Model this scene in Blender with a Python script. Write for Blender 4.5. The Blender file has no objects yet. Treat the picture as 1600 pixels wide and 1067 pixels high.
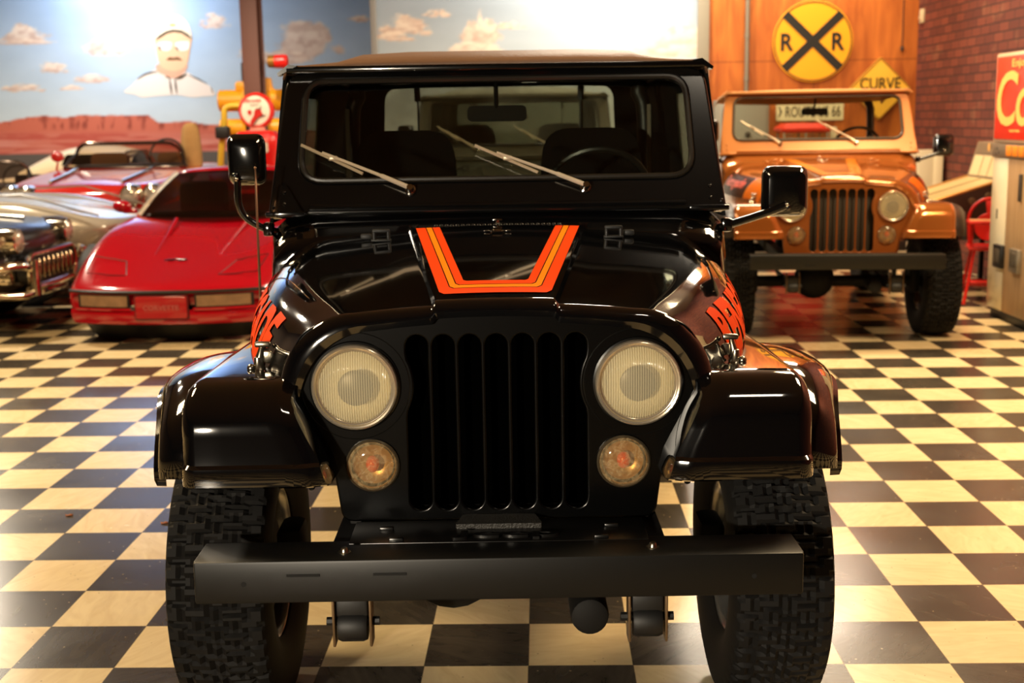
import bpy, bmesh, math, random
import numpy as np
from mathutils import Vector, Matrix
from math import sin, cos, pi, radians, tan, atan, sqrt
random.seed(7)
SC = bpy.context.scene
COL = SC.collection

# ------------------------------------------------------------------ camera
F_PX, PITCH, YAW, ROLL, CAM_H = 1936.6, .177448, .0252557, -.0162906, 1.56888
_R0 = Vector((cos(YAW), sin(YAW), 0)); _F0 = Vector((-sin(YAW), cos(YAW), 0)); _Z = Vector((0, 0, 1))
FW = _F0 * cos(PITCH) - _Z * sin(PITCH)
_U0 = _F0 * sin(PITCH) + _Z * cos(PITCH)
RT = _R0 * cos(ROLL) + _U0 * sin(ROLL)
UP = -_R0 * sin(ROLL) + _U0 * cos(ROLL)
EYE = Vector((0, 0, CAM_H))
def at(px, py, Y):
    """surveyed point: where the sight line of a photo pixel meets the depth plane y=Y"""
    d = FW + RT * ((px - 800) / F_PX) + UP * ((533.5 - py) / F_PX)
    return EYE + d * (Y / d.y)
def atx(px, py, X):
    d = FW + RT * ((px - 800) / F_PX) + UP * ((533.5 - py) / F_PX)
    return EYE + d * (X / d.x)
cam = bpy.data.cameras.new('camera'); camo = bpy.data.objects.new('camera', cam); COL.objects.link(camo)
camo.matrix_world = Matrix(((RT.x, UP.x, -FW.x, 0), (RT.y, UP.y, -FW.y, 0), (RT.z, UP.z, -FW.z, CAM_H), (0, 0, 0, 1)))
cam.sensor_width = 36; cam.lens = F_PX / 1600 * 36; cam.clip_start = .05; cam.clip_end = 100
cam.dof.use_dof = True; cam.dof.focus_distance = 3.05; cam.dof.aperture_fstop = 4.0
SC.camera = camo
SC.view_settings.view_transform = 'Standard'
SC.view_settings.look = 'None'
SC.view_settings.exposure = 0
SC.cycles.use_denoising = True
SC.cycles.max_bounces = 8; SC.cycles.diffuse_bounces = 4; SC.cycles.glossy_bounces = 4
SC.cycles.transparent_max_bounces = 16
SC.cycles.sample_clamp_indirect = 6
SC.cycles.caustics_reflective = False; SC.cycles.caustics_refractive = False

# --------------------------------------------------------------- materials
def lin(c):
    return tuple(((v / 255) / 12.92 if v / 255 <= .04045 else ((v / 255 + .055) / 1.055) ** 2.4) for v in c)
MATS = {}
def mat(name, rgb=(128, 128, 128), rough=.5, metal=0, coat=0, emit=0, spec=.5, bump=None, vary=None, trans=0):
    """rgb in sRGB 0-255. vary=(scale, amount) noise in colour, bump=(scale, strength)"""
    if name in MATS: return MATS[name]
    m = bpy.data.materials.new(name); m.use_nodes = True; MATS[name] = m
    nt = m.node_tree; b = nt.nodes['Principled BSDF']
    c = (*lin(rgb), 1)
    b.inputs['Base Color'].default_value = c
    b.inputs['Roughness'].default_value = rough; b.inputs['Metallic'].default_value = metal
    b.inputs['Specular IOR Level'].default_value = spec
    b.inputs['Coat Weight'].default_value = coat; b.inputs['Coat Roughness'].default_value = .03
    if trans: b.inputs['Transmission Weight'].default_value = trans
    if emit:
        b.inputs['Emission Color'].default_value = c; b.inputs['Emission Strength'].default_value = emit
    if vary or bump:
        tc = nt.nodes.new('ShaderNodeTexCoord')
    if vary:
        n = nt.nodes.new('ShaderNodeTexNoise'); n.inputs['Scale'].default_value = vary[0]; n.inputs['Detail'].default_value = 4
        nt.links.new(tc.outputs['Object'], n.inputs['Vector'])
        mx = nt.nodes.new('ShaderNodeMix'); mx.data_type = 'RGBA'
        mx.inputs[6].default_value = tuple(v * (1 - vary[1]) for v in c[:3]) + (1,)
        mx.inputs[7].default_value = tuple(min(1, v * (1 + vary[1])) for v in c[:3]) + (1,)
        nt.links.new(n.outputs['Fac'], mx.inputs[0]); nt.links.new(mx.outputs[2], b.inputs['Base Color'])
    if bump:
        n2 = nt.nodes.new('ShaderNodeTexNoise'); n2.inputs['Scale'].default_value = bump[0]; n2.inputs['Detail'].default_value = 3
        nt.links.new(tc.outputs['Object'], n2.inputs['Vector'])
        bp = nt.nodes.new('ShaderNodeBump'); bp.inputs['Strength'].default_value = bump[1]; bp.inputs['Distance'].default_value = .01
        nt.links.new(n2.outputs['Fac'], bp.inputs['Height']); nt.links.new(bp.outputs['Normal'], b.inputs['Normal'])
    return m
def glass_mat(name, tint=(235, 240, 235), ref=.07, rough=0.0, film=None):
    """sheet glass or clear vinyl: transparent, with a Fresnel-weighted sheen; film=(rgb, amount, scale) adds dust and scratches"""
    if name in MATS: return MATS[name]
    m = bpy.data.materials.new(name); m.use_nodes = True; MATS[name] = m
    nt = m.node_tree; nt.nodes.clear(); N = nt.nodes.new; L = nt.links.new
    out = N('ShaderNodeOutputMaterial'); tr = N('ShaderNodeBsdfTransparent'); gl = N('ShaderNodeBsdfGlossy')
    tr.inputs[0].default_value = (*lin(tint), 1); gl.inputs['Roughness'].default_value = rough
    lw = N('ShaderNodeLayerWeight'); lw.inputs['Blend'].default_value = .25
    mt = N('ShaderNodeMath'); mt.operation = 'MULTIPLY_ADD'; mt.inputs[1].default_value = .6; mt.inputs[2].default_value = ref
    L(lw.outputs['Fresnel'], mt.inputs[0])
    mx = N('ShaderNodeMixShader'); L(mt.outputs[0], mx.inputs[0]); L(tr.outputs[0], mx.inputs[1]); L(gl.outputs[0], mx.inputs[2])
    last = mx
    if film:
        df = N('ShaderNodeBsdfDiffuse'); df.inputs[0].default_value = (*lin(film[0]), 1)
        tc = N('ShaderNodeTexCoord'); no = N('ShaderNodeTexNoise'); no.inputs['Scale'].default_value = film[2]; no.inputs['Detail'].default_value = 8
        no.inputs['Distortion'].default_value = 1.2
        L(tc.outputs['Object'], no.inputs['Vector'])
        rp = N('ShaderNodeMapRange'); rp.inputs[1].default_value = .4; rp.inputs[2].default_value = .75
        rp.inputs[3].default_value = film[1] * .3; rp.inputs[4].default_value = film[1]
        L(no.outputs['Fac'], rp.inputs[0])
        m2 = N('ShaderNodeMixShader'); L(rp.outputs[0], m2.inputs[0]); L(mx.outputs[0], m2.inputs[1]); L(df.outputs[0], m2.inputs[2])
        last = m2
    L(last.outputs[0], out.inputs[0])
    return m

# --------------------------------------------------------------- mesh tools
class B:
    def __init__(s): s.bm = bmesh.new()
    def grid(s, rows, cu=False, cv=False):
        """rows of points -> quads. cu closes along a row, cv joins last row to first"""
        V = [[s.bm.verts.new(p) for p in r] for r in rows]; n = len(V[0]); m = len(V)
        for i in range(m if cv else m - 1):
            for j in range(n if cu else n - 1):
                q = [V[i][j], V[i][(j + 1) % n], V[(i + 1) % m][(j + 1) % n], V[(i + 1) % m][j]]
                if len(set(q)) == 4:
                    try: s.bm.faces.new(q)
                    except ValueError: pass
        return V
    def loft(s, rings, cap=True):
        V = s.grid(rings, cu=True)
        if cap:
            for r in (V[0][::-1], V[-1]):
                try: s.bm.faces.new(r)
                except ValueError: pass
        return s
    def box(s, c, d, bev=0, rot=None, seg=2):
        t = bmesh.new(); bmesh.ops.create_cube(t, size=1)
        bmesh.ops.scale(t, vec=d, verts=t.verts)
        if bev: bmesh.ops.bevel(t, geom=t.edges[:], offset=min(bev, min(d) * .49), segments=seg, affect='EDGES', profile=.5)
        M = Matrix.Translation(c)
        if rot is not None: M = M @ rot.to_4x4()
        return s.add(t, M)
    def add(s, t, M=None):
        if M is not None: t.transform(M)
        me = bpy.data.meshes.new('tmp'); t.to_mesh(me); t.free(); s.bm.from_mesh(me); bpy.data.meshes.remove(me)
        return s
    def mesh(s, me, M=None):
        if M is not None: me.transform(M)
        s.bm.from_mesh(me); bpy.data.meshes.remove(me); return s
    def tube(s, pts, r, n=8, cap=True, closed=False):
        pts = [Vector(p) for p in pts]; m = len(pts); rr = r if isinstance(r, (list, tuple)) else [r] * m
        rings = []; up = None
        for i, p in enumerate(pts):
            a = pts[(i - 1) % m] if closed or i else p; b = pts[(i + 1) % m] if closed or i < m - 1 else p
            t = (b - a).normalized()
            if up is None: up = t.orthogonal().normalized()
            up = (up - t * up.dot(t))
            up = up.normalized() if up.length > 1e-6 else t.orthogonal().normalized()
            w = t.cross(up)
            rings.append([p + (up * cos(2 * pi * k / n) + w * sin(2 * pi * k / n)) * rr[i] for k in range(n)])
        if closed: s.grid(rings, cu=True, cv=True)
        else: s.loft(rings, cap)
        return s
    def lathe(s, prof, axis='y', c=(0, 0, 0), n=32, cap=False):
        """prof: (radius, along) pairs revolved about axis"""
        c = Vector(c); rings = []
        for r, h in prof:
            ring = []
            for k in range(n):
                a = 2 * pi * k / n; u, v = r * cos(a), r * sin(a)
                ring.append(c + (Vector((u, h, v)) if axis == 'y' else Vector((h, u, v)) if axis == 'x' else Vector((u, v, h))))
            rings.append(ring)
        return s.loft(rings, cap)
    def prism(s, poly, y0, y1, plane='xz'):
        f = (lambda a, b, h: (a, h, b)) if plane == 'xz' else (lambda a, b, h: (a, b, h)) if plane == 'xy' else (lambda a, b, h: (h, a, b))
        return s.loft([[f(a, b, y0) for a, b in poly], [f(a, b, y1) for a, b in poly]])
    def ball(s, c, r, seg=16, sc=(1, 1, 1)):
        t = bmesh.new(); bmesh.ops.create_uvsphere(t, u_segments=seg, v_segments=max(6, seg // 2), radius=r)
        return s.add(t, Matrix.Translation(c) @ Matrix.Diagonal((*sc, 1)))
    def mirror(s):
        g = bmesh.ops.duplicate(s.bm, geom=s.bm.verts[:] + s.bm.edges[:] + s.bm.faces[:])
        vs = [e for e in g['geom'] if isinstance(e, bmesh.types.BMVert)]
        for v in vs: v.co.x = -v.co.x
        return s
    def flipx(s):
        for v in s.bm.verts: v.co.x = -v.co.x
        return s
    def build(s, name, m, parent=None, smooth=True, sub=0, ang=40, label=None, solid=0):
        bmesh.ops.recalc_face_normals(s.bm, faces=s.bm.faces[:])
        me = bpy.data.meshes.new(name); s.bm.to_mesh(me); s.bm.free()
        o = bpy.data.objects.new(name, me); COL.objects.link(o)
        for k in (m if isinstance(m, list) else [m]): me.materials.append(k)
        if smooth:
            me.shade_smooth()
            if not sub: me.set_sharp_from_angle(angle=radians(ang))
        if solid:
            md = o.modifiers.new('thick', 'SOLIDIFY'); md.thickness = solid; md.offset = -1
        if sub:
            md = o.modifiers.new('sub', 'SUBSURF'); md.levels = md.render_levels = sub
        if parent: o.parent = parent
        if label: o['label'] = label
        return o
def rrect(x0, z0, x1, z1, r, n=6):
    """rounded rectangle outline; r one number or four (bl, br, tr, tl)"""
    rs = r if isinstance(r, (list, tuple)) else [r] * 4; P = []
    for (cx, cz, a0, q) in ((x0, z0, pi, rs[0]), (x1, z0, 1.5 * pi, rs[1]), (x1, z1, 0, rs[2]), (x0, z1, .5 * pi, rs[3])):
        ox = cx + q * (1 if cx == x0 else -1); oz = cz + q * (1 if cz == z0 else -1)
        for k in range(n + 1):
            a = a0 + .5 * pi * k / n; P.append((ox + q * cos(a), oz + q * sin(a)))
    return P
def rquad(pts, r, n=6):
    """polygon with every corner rounded"""
    out = []; m = len(pts)
    for i in range(m):
        p = Vector(pts[i]); a = Vector(pts[i - 1]); b = Vector(pts[(i + 1) % m]); q = r[i] if isinstance(r, (list, tuple)) else r
        if q <= 0: out.append(tuple(p)); continue
        da = (a - p).normalized(); db = (b - p).normalized()
        s = p + da * q; e = p + db * q
        for k in range(n + 1):
            t = k / n; out.append(tuple(s * (1 - t) ** 2 + p * 2 * t * (1 - t) + e * t * t))
    return out
def circ(cx, cz, r, n=32): return [(cx + r * cos(2 * pi * k / n), cz + r * sin(2 * pi * k / n)) for k in range(n)]
def sheet(outline, holes=(), depth=.01, bevel=0):
    """flat plate in the xz plane (y thickness), with holes, as mesh data"""
    cu = bpy.data.curves.new('c', 'CURVE'); cu.dimensions = '2D'; cu.fill_mode = 'BOTH'; cu.extrude = max(depth / 2 - bevel, 1e-5)
    cu.bevel_depth = bevel; cu.bevel_resolution = 2
    if bevel: cu.offset = -bevel
    for P in [outline, *holes]:
        sp = cu.splines.new('POLY'); sp.points.add(len(P) - 1); sp.use_cyclic_u = True
        for q, (a, b) in zip(sp.points, P): q.co = (a, b, 0, 1)
    o = bpy.data.objects.new('c', cu); COL.objects.link(o); bpy.context.view_layer.update()
    me = bpy.data.meshes.new_from_object(o.evaluated_get(bpy.context.evaluated_depsgraph_get()))
    bpy.data.objects.remove(o); bpy.data.curves.remove(cu)
    me.transform(Matrix.Rotation(pi / 2, 4, 'X')); me.materials.clear()
    return me
def text(body, h=1, w=None, depth=0, bold=0, spacing=1, subdiv=0, font_shear=0):
    """lettering in the xz plane, centred at the origin, cap height h, total width w"""
    cu = bpy.data.curves.new('t', 'FONT'); cu.body = body; cu.extrude = depth / 2; cu.offset = bold; cu.space_character = spacing; cu.shear = font_shear
    cu.resolution_u = 4
    o = bpy.data.objects.new('t', cu); COL.objects.link(o); bpy.context.view_layer.update()
    me = bpy.data.meshes.new_from_object(o.evaluated_get(bpy.context.evaluated_depsgraph_get()))
    bpy.data.objects.remove(o); bpy.data.curves.remove(cu)
    xs = [v.co.x for v in me.vertices]; ys = [v.co.y for v in me.vertices]
    x0, x1, y0, y1 = min(xs), max(xs), min(ys), max(ys); sy = h / (y1 - y0); sx = sy if w is None else w / (x1 - x0)
    me.transform(Matrix.Rotation(pi / 2, 4, 'X') @ Matrix.Diagonal((sx, sy, 1, 1)) @ Matrix.Translation((-(x0 + x1) / 2, -(y0 + y1) / 2, 0)))
    me.materials.clear()
    if subdiv:
        bm = bmesh.new(); bm.from_mesh(me); bmesh.ops.triangulate(bm, faces=bm.faces[:])
        for _ in range(subdiv):
            es = [e for e in bm.edges if e.calc_length() > h * .14]
            if not es: break
            bmesh.ops.subdivide_edges(bm, edges=es, cuts=1); bmesh.ops.triangulate(bm, faces=bm.faces[:])
        bm.to_mesh(me); bm.free()
    return me
def thing(name, label, cat, loc=(0, 0, 0), rz=0, group=None):
    o = bpy.data.objects.new(name, None); COL.objects.link(o); o.empty_display_size = .1
    o.location = loc; o.rotation_euler = (0, 0, rz); o['label'] = label; o['category'] = cat
    if group: o['group'] = group
    return o
def tag(o, label, cat, group=None):
    o['label'] = label; o['category'] = cat
    if group: o['group'] = group
    return o
def struct(o, label=None):
    o['kind'] = 'structure'
    if label: o['label'] = label
    return o
def smooth(a, b, t): t = max(0, min(1, (t - a) / (b - a))); return t * t * (3 - 2 * t)
def lerp(a, b, t): return a + (b - a) * t
def interp(xs, ys, x):
    if x <= xs[0]: return ys[0]
    for i in range(1, len(xs)):
        if x <= xs[i]: return lerp(ys[i - 1], ys[i], (x - xs[i - 1]) / (xs[i] - xs[i - 1]))
    return ys[-1]
def crom(P, n=6, closed=False):
    """Catmull-Rom through points"""
    P = [Vector(p) for p in P]; out = []; m = len(P)
    for i in range(m if closed else m - 1):
        a, b, c, d = (P[(i - 1) % m], P[i], P[(i + 1) % m], P[(i + 2) % m]) if closed else (P[max(i - 1, 0)], P[i], P[i + 1], P[min(i + 2, m - 1)])
        for k in range(n):
            t = k / n; out.append(.5 * ((2 * b) + (c - a) * t + (2 * a - 5 * b + 4 * c - d) * t * t + (-a + 3 * b - 3 * c + d) * t ** 3))
    if not closed: out.append(P[-1])
    return out
# ---------------------------------------------------- off-road vehicle (used three times)
HW0, HW1 = .528, .70
def hood_w(s): return HW0 + .207 * (1 - (1 - max(0, min(1, s))) ** 2.6)
def hood_zc(s): return 1.137 + .083 * s
HB, CROWN, ZB, EX = .013, .018, .925, 2.05
def hood_r(s): return lerp(.19, .22, s), lerp(.21, .21, s)
def hood_bulge(s, x):
    xb = .148 + .135 * s
    return HB * (1 - smooth(xb - .007, xb + .007, abs(x)))
def hood_top(s, x, d=0):
    w = hood_w(s) - d; zc = hood_zc(s) - d * .75; RX, RZ = hood_r(s); f = w - RX; ax = abs(x)
    if ax <= f: return zc - CROWN * (ax / f) ** 2 + hood_bulge(s, x)
    t = min(1, (ax - f) / RX)
    return zc - CROWN - RZ * (1 - (max(0, 1 - t ** EX)) ** (1 / EX))
def hood_profile(s, d=0):
    w = hood_w(s) - d; RX, RZ = hood_r(s); f = w - RX; xb = .148 + .135 * s
    xs = sorted({0, .06, xb - .04, xb - .009, xb - .004, xb, xb + .004, xb + .009, xb + .05, lerp(xb, f, .6), f})
    half = [(x, hood_top(s, x, d)) for x in xs]
    zc = hood_zc(s) - d * .75
    for k in range(1, 13):
        a = .5 * pi * k / 12; ct, st = sin(a) ** (2 / EX), max(0, cos(a)) ** (2 / EX)
        half.append((f + RX * ct, zc - CROWN - RZ * (1 - st)))
    zl = half[-1][1]
    half += [(w, lerp(zl, ZB, .5)), (w, ZB)]
    return half
def hood_y(s): return .29 + s * 1.06
def hood_side(s, arc):
    """point on the hood flank, arc metres up from its lower edge"""
    P = hood_profile(s)[::-1]; acc = 0
    for a, b in zip(P, P[1:]):
        l = sqrt((a[0] - b[0]) ** 2 + (a[1] - b[1]) ** 2)
        if acc + l >= arc and l > 0:
            t = (arc - acc) / l; n = Vector((-(b[1] - a[1]), 0, b[0] - a[0])).normalized()
            if n.x < 0: n = -n
            return Vector((lerp(a[0], b[0], t), hood_y(s), lerp(a[1], b[1], t))), n
        acc += l
    return Vector((P[-1][0], hood_y(s), P[-1][1])), _Z
def flank_graphic(me, side, y0, y1, a0, a1):
    """wrap flat xz lettering (unit box centred on the origin) on the hood flank; side -1 reads rear to front, +1 front to rear"""
    bm = bmesh.new(); bm.from_mesh(me); bpy.data.meshes.remove(me)
    for v in bm.verts:
        u = v.co.x + .5; t = v.co.z + .5
        y = lerp(y0, y1, u if side > 0 else 1 - u); s = (y - .29) / 1.06
        p, n = hood_side(s, lerp(a0, a1, t)); p = p + n * .0025
        v.co = Vector((p.x * side, p.y, p.z))
    return bm
_tire_me = {}
def tire_meshes():
    if _tire_me: return _tire_me
    R, N, PIT = .385, 360, 45
    b = B(); rows = []
    for i in range(N):
        a = 2 * pi * i / N; ph = (a * PIT / (2 * pi)) % 1
        tri = abs(ph * 2 - 1) * 2 - 1
        prof = [(.205, -.098), (.235, -.118), (.29, -.127), (.335, -.126), (.362, -.120)]
        for k in range(21):
            u = -1 + 2 * k / 20; r = R - .010 * u * u; dep = 0
            for g, sg in ((-.62, 1), (-.2, -1), (.2, 1), (.62, -1)):
                if abs(u - g - .09 * sg * (1 if tri > 0 else -1)) < .07: dep = 1
            band = int((u + 1.0) / .42); q = (ph + (.5 if band % 2 else 0) + .18 * u * (1 if band % 2 else -1)) % 1
            if q < .17: dep = 1
            if abs(u) > .93: dep = 1 if ph < .3 else 0
            prof.append((r - .0105 * dep, u * .114))
        prof += [(.362, .120), (.335, .126), (.29, .127), (.235, .118), (.205, .098)]
        rows.append([Vector((h, r * cos(a), r * sin(a))) for r, h in prof])
    b.grid(rows, cv=True)
    o = b.build('tire', mat('tire_rubber', (15, 14, 13), .7, spec=.25, vary=(30, .3)), ang=35); _tire_me['tire'] = o.data; bpy.data.objects.remove(o)
    return _tire_me
def wheel(parent, x, y, side, rimmat):
    w = bpy.data.objects.new('wheel', tire_meshes()['tire']); COL.objects.link(w); w.parent = parent; w.location = (x, y, .385)
    b = B(); s = side
    b.lathe([(.207, -.10), (.212, -.096), (.20, -.09), (.19, -.07), (.185, .02), (.15, .03), (.10, .035), (.05, .05), (.0, .055)], 'x', n=40)
    b.lathe([(.207, .10), (.20, .095), (.185, .07), (.17, .06), (.12, .075), (.06, .085), (0, .085)], 'x', n=40)
    for v in b.bm.verts: v.co.x *= s
    b.build('rim', rimmat, w)
    b = B(); b.lathe([(0, -.075), (.12, -.075), (.135, -.07), (.135, -.02), (0, -.015)], 'x', n=28)
    for v in b.bm.verts: v.co.x *= s
    b.build('brake_drum', mat('under_iron', (14, 13, 12), .7, spec=.25), w)
    return w
def ws_point(x, v, off=0):
    """point on the raked windscreen plane, v up the slope, off towards the front"""
    a = atan(.18 / .47)
    return Vector((x, 1.46 + v * sin(a) - off * cos(a), 1.275 + v * cos(a) + off * sin(a)))
WS_M = Matrix.Translation((0, 1.46, 1.275)) @ Matrix.Rotation(-atan(.18 / .47), 4, 'X')

def off_roader(label, loc, rz, P):
    """P: materials body, fender, grille, frame, top, trim, mirror; flags"""
    T = thing('off_road_vehicle', label, 'car', loc, rz); bz = P.get('bumper_dz', 0)
    body, trim, iron = P['body'], P['trim'], mat('under_iron', (14, 13, 12), .7, spec=.25)
    chrome = mat('chrome', (225, 220, 210), .08, 1); rubber = mat('black_rubber', (14, 14, 14), .55)
    bolt = mat('bolt_steel', (190, 180, 160), .25, 1)
    gtex = P['grille']; bw = P.get('bumper_w', .687)
    # bumper: steel channel
    b = B(); b.box((0, .008, .551 + bz), (2 * bw, .016, .10), .006); b.box((0, .068, .597 + bz), (2 * bw, .125, .009), .003); b.box((0, .068, .505 + bz), (2 * bw, .125, .009), .003)
    bp = b.build('bumper', P['bumper'], T)
    for x in (-.44, -.245): b = B(); b.box((x, -.0005, .567), (.075, .003, .006), 0); b.build('slot', mat('hole_black', (3, 3, 3), .9), bp)
    for x in (-.575, .575): b = B(); b.tube([(x, -.001, .548), (x, .004, .548)], .006, 10); b.build('bolt_hole', mat('hole_black', (3, 3, 3), .9), bp)
    for x in (-.352, .352):
        b = B(); b.lathe([(0, .012), (.007, .012), (.009, .009), (.010, .002), (.015, .002), (.015, 0), (0, 0)], 'z', (x, .05, .6015), 12); b.build('bolt', bolt, bp)
    # frame cover with raised pad and embossed word
    b = B(); b.box((0, .185, .600), (.70, .16, .006), .002)
    fc = b.build('frame_cover', P['cover'], T)
    b = B(); b.prism(rquad([(-.105, -.035), (.105, -.035), (.088, .04), (-.088, .04)], .008), 0, .012, 'xy'); b.bm.transform(Matrix.Translation((0, .232, .603)))
    b.build('raised_pad', mat('pad_black', (40, 38, 34), .5, bump=(220, .5)), fc)
    b = B(); b.mesh(text('Jeep', .052, .25, .008, bold=.01), Matrix.Translation((.015, .140, .606)) @ Matrix.Rotation(-pi / 2, 4, 'X')); b.build('embossed_word', P['cover'], fc)
    for x, y in ((-.24, .12), (.24, .12), (-.27, .20), (.27, .20)):
        b = B(); b.box((x, y, .606), (.034, .014, .01), .003); b.build('clip', P['cover'], fc)
    # grille panel with seven slots and headlight openings
    out = rquad([(-.385, .600), (.385, .600), (.405, .76), (.505, .86), (.515, .96), (.470, 1.075), (.38, 1.112), (-.38, 1.112), (-.470, 1.075), (-.515, .96), (-.505, .86), (-.405, .76)], [.03, .03, .05, .04, .04, .04, .04, .04, .04, .04, .04, .05])
    holes = [circ(sx * .341, .941, .096) for sx in (-1, 1)] + [circ(sx * .306, .744, .05) for sx in (-1, 1)]
    for k in range(-3, 4):
        x = k * .0635; hw = .0262
        sl = rrect(x - hw, .628, x + hw, 1.062, .0255)
        if abs(k) == 3:
            sg = 1 if k > 0 else -1; sl2 = []
            for (a, c) in sl:
                dx, dz = a - sg * .341, c - .941; d = sqrt(dx * dx + dz * dz)
                if d < .142: a = sg * (.341 - sqrt(max(0, .142 ** 2 - dz * dz)))
                sl2.append((a, c))
            # extra points along the outer edge so that the lamp bulge is round
            edge = sg * (abs(x) + hw); pts = []
            for i, p in enumerate(sl2):
                q = sl2[(i + 1) % len(sl2)]; pts.append(p)
                if abs(p[1] - q[1]) > .2 and abs(p[0]) > abs(x):
                    for t in range(1, 24):
                        zz = lerp(p[1], q[1], t / 24); dz = zz - .941
                        xx = abs(edge) if abs(dz) > .142 else min(abs(edge), .341 - sqrt(.142 ** 2 - dz * dz))
                        pts.append((sg * xx, zz))
            sl = pts
        holes.append(sl)
    b = B(); b.mesh(sheet(out, holes, .022, .005), Matrix.Translation((0, .285, 0)))
    g = b.build('grille', gtex, T, ang=50)
    b = B(); b.box((0, .35, .84), (.52, .02, .50), .004); b.build('radiator', P['radiator'], g)
    for sx in (-1, 1):
        x = sx * .341
        b = B(); b.lathe([(.128, .276), (.131, .273), (.134, .275), (.134, .280)], 'y', (x, 0, .941), 48); b.lathe([(.112, .275), (.109, .269), (.104, .267), (.1, .27)], 'y', (x, 0, .941), 48)
        h = b.build('headlight', P['lampring'], T)
        b = B(); b.lathe([(.1045, .272), (.1045, .258), (.1025, .252), (.0985, .2495), (.0945, .251), (.0925, .257), (.0895, .258), (.0865, .262), (.085, .270)], 'y', (x, 0, .941), 56); b.build('bezel', P.get('bezel', mat('bezel_chrome', (214, 200, 176), .2, .8)), h)
        b = B(); b.lathe([(.087, .262), (.083, .275), (.072, .292), (.055, .306), (.035, .315), (.014, .319), (0, .320)], 'y', (x, 0, .941), 48); b.build('reflector', mat('lamp_reflector', (250, 238, 204), .3, .3), h)
        b = B(); b.lathe([(0, .266), (.036, .267), (.043, .270), (.044, .278), (.02, .305)], 'y', (x, 0, .936), 32); b.build('bulb_shield', mat('lamp_shield', (40, 30, 30), .35, .2), h)
        b = B(); b.lathe([(.0875, .262), (.078, .256), (.06, .251), (.035, .2475), (0, .2465)], 'y', (x, 0, .941), 48); b.build('lens', lens_mat(), h)
        x = sx * .306
        b = B(); b.lathe([(.0655, .274), (.066, .267), (.062, .262), (.060, .264), (.059, .274)], 'y', (x, 0, .744), 36)
        ts = b.build('turn_signal', P.get('signal_ring', mat('signal_rim', (92, 82, 64), .3, .6)), T)
        b = B(); b.lathe([(.058, .268), (.05, .284), (.03, .294), (0, .297)], 'y', (x, 0, .744), 32); b.build('reflector', mat('signal_bowl', (196, 172, 128), .3, .4), ts)
        b = B(); b.ball((x, .272, .747), .017, 14, (1, .9, 1.25)); b.build('bulb', mat('amber_bulb', (235, 84, 20), .25, emit=.12), ts)
        b = B(); b.lathe([(.060, .264), (.05, .256), (.03, .252), (0, .2505)], 'y', (x, 0, .744), 32); b.build('lens', glass_mat('signal_lens', (228, 205, 165), .05, .05, film=((196, 172, 128), .5, 60)), ts)
    # hood
    rows = []
    for k in range(7):
        a = .5 * pi * (1 - k / 6); d = .036 * (1 - cos(a)); y = .29 - .036 * sin(a)
        rows.append([(x, y, z) for x, z in hood_profile(0, d)])
    rows[0:0] = [[(x * .985, .262, z - .012) for x, z in hood_profile(0, .04)]]
    for k in range(1, 15):
        s = k / 14; rows.append([(x, hood_y(s), z) for x, z in hood_profile(s)])
    full = [[(-x, y, z) for x, y, z in r[::-1]] + r[1:] for r in rows]
    b = B(); b.grid(full); hood = b.build('hood', body, T, ang=30)
    # striping: a U of coloured bands laid on the hood skin
    if P.get('stripes'):
        so = [(-.262, 1.33), (-.138, .36), (-.125, .335), (.125, .335), (.138, .36), (.262, 1.33)]
        si = [(-.186, 1.33), (-.083, .49), (-.075, .478), (.075, .478), (.083, .49), (.186, 1.33)]
        def band(t0, t1, name, m):
            A = [(lerp(a[0], c[0], t0), lerp(a[1], c[1], t0)) for a, c in zip(so, si)]; C = [(lerp(a[0], c[0], t1), lerp(a[1], c[1], t1)) for a, c in zip(so, si)]
            b = B(); rows = []
            for i in range(len(A) - 1):
                n = 26 if i in (0, 2, 4) else 2
                for k in range(n + (1 if i == len(A) - 2 else 0)):
                    u = k / n; row = []
                    for w in range(5):
                        p = Vector(A[i]).lerp(Vector(A[i + 1]), u).lerp(Vector(C[i]).lerp(Vector(C[i + 1]), u), w / 4)
                        s = (p.y - .29) / 1.06; row.append((p.x, p.y, hood_top(max(0, s), p.x) + .0022))
                    rows.append(row)
            b.grid(rows); b.build(name, m, hood)
        for t0, t1, n_, m_ in P['stripes']: band(t0, t1, n_, m_)
    for sx in (-1, 1):
        for (word, m_, y0, y1, a0, a1, kw) in P.get('flank', []):
            if callable(word): me = word()
            else: me = text(word, 1, 1, 0, subdiv=4, **kw)
            bm = flank_graphic(me, sx, y0, y1, a0, a1); b = B(); b.bm.free(); b.bm = bm
            b.build('flank_lettering' if not callable(word) else 'flank_decal', m_, hood)
        # bracket loops the folded windscreen rests on
        b = B(); y = 1.22; x = sx * .362; z = hood_top((y - .29) / 1.06, x)
        b.box((x, y - .01, z + .003), (.06, .03, .006), .002)
        for q in (-.022, .022): b.tube([(x + q, y - .012, z), (x + q, y - .012, z + .03)], .006, 10)
        b.box((x, y - .01, z + .032), (.056, .018, .011), .005); b.box((x + sx * .05, y + .02, z + .012), (.035, .022, .018), .006)
        b.build('windscreen_rest', P.get('rest', rubber), hood)
        # side hold-down catch between hood and fender
        x = sx * .606
        b = B(); b.tube([(sx * .590, .42, 1.02), (sx * .596, .412, .99), (sx * .600, .41, .93)], [.006, .010, .010], 10)
        b.box((sx * .588, .417, 1.022), (.04, .02, .014), .005); b.lathe([(0, -.006), (.017, -.006), (.02, 0), (.012, .012), (.010, .03), (0, .034)], 'z', (sx * .600, .41, .96), 14)
        b.ball((sx * .615, .394, .966), .011, 10); b.box((sx * .578, .42, .99), (.03, .012, .03), .004)
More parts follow.
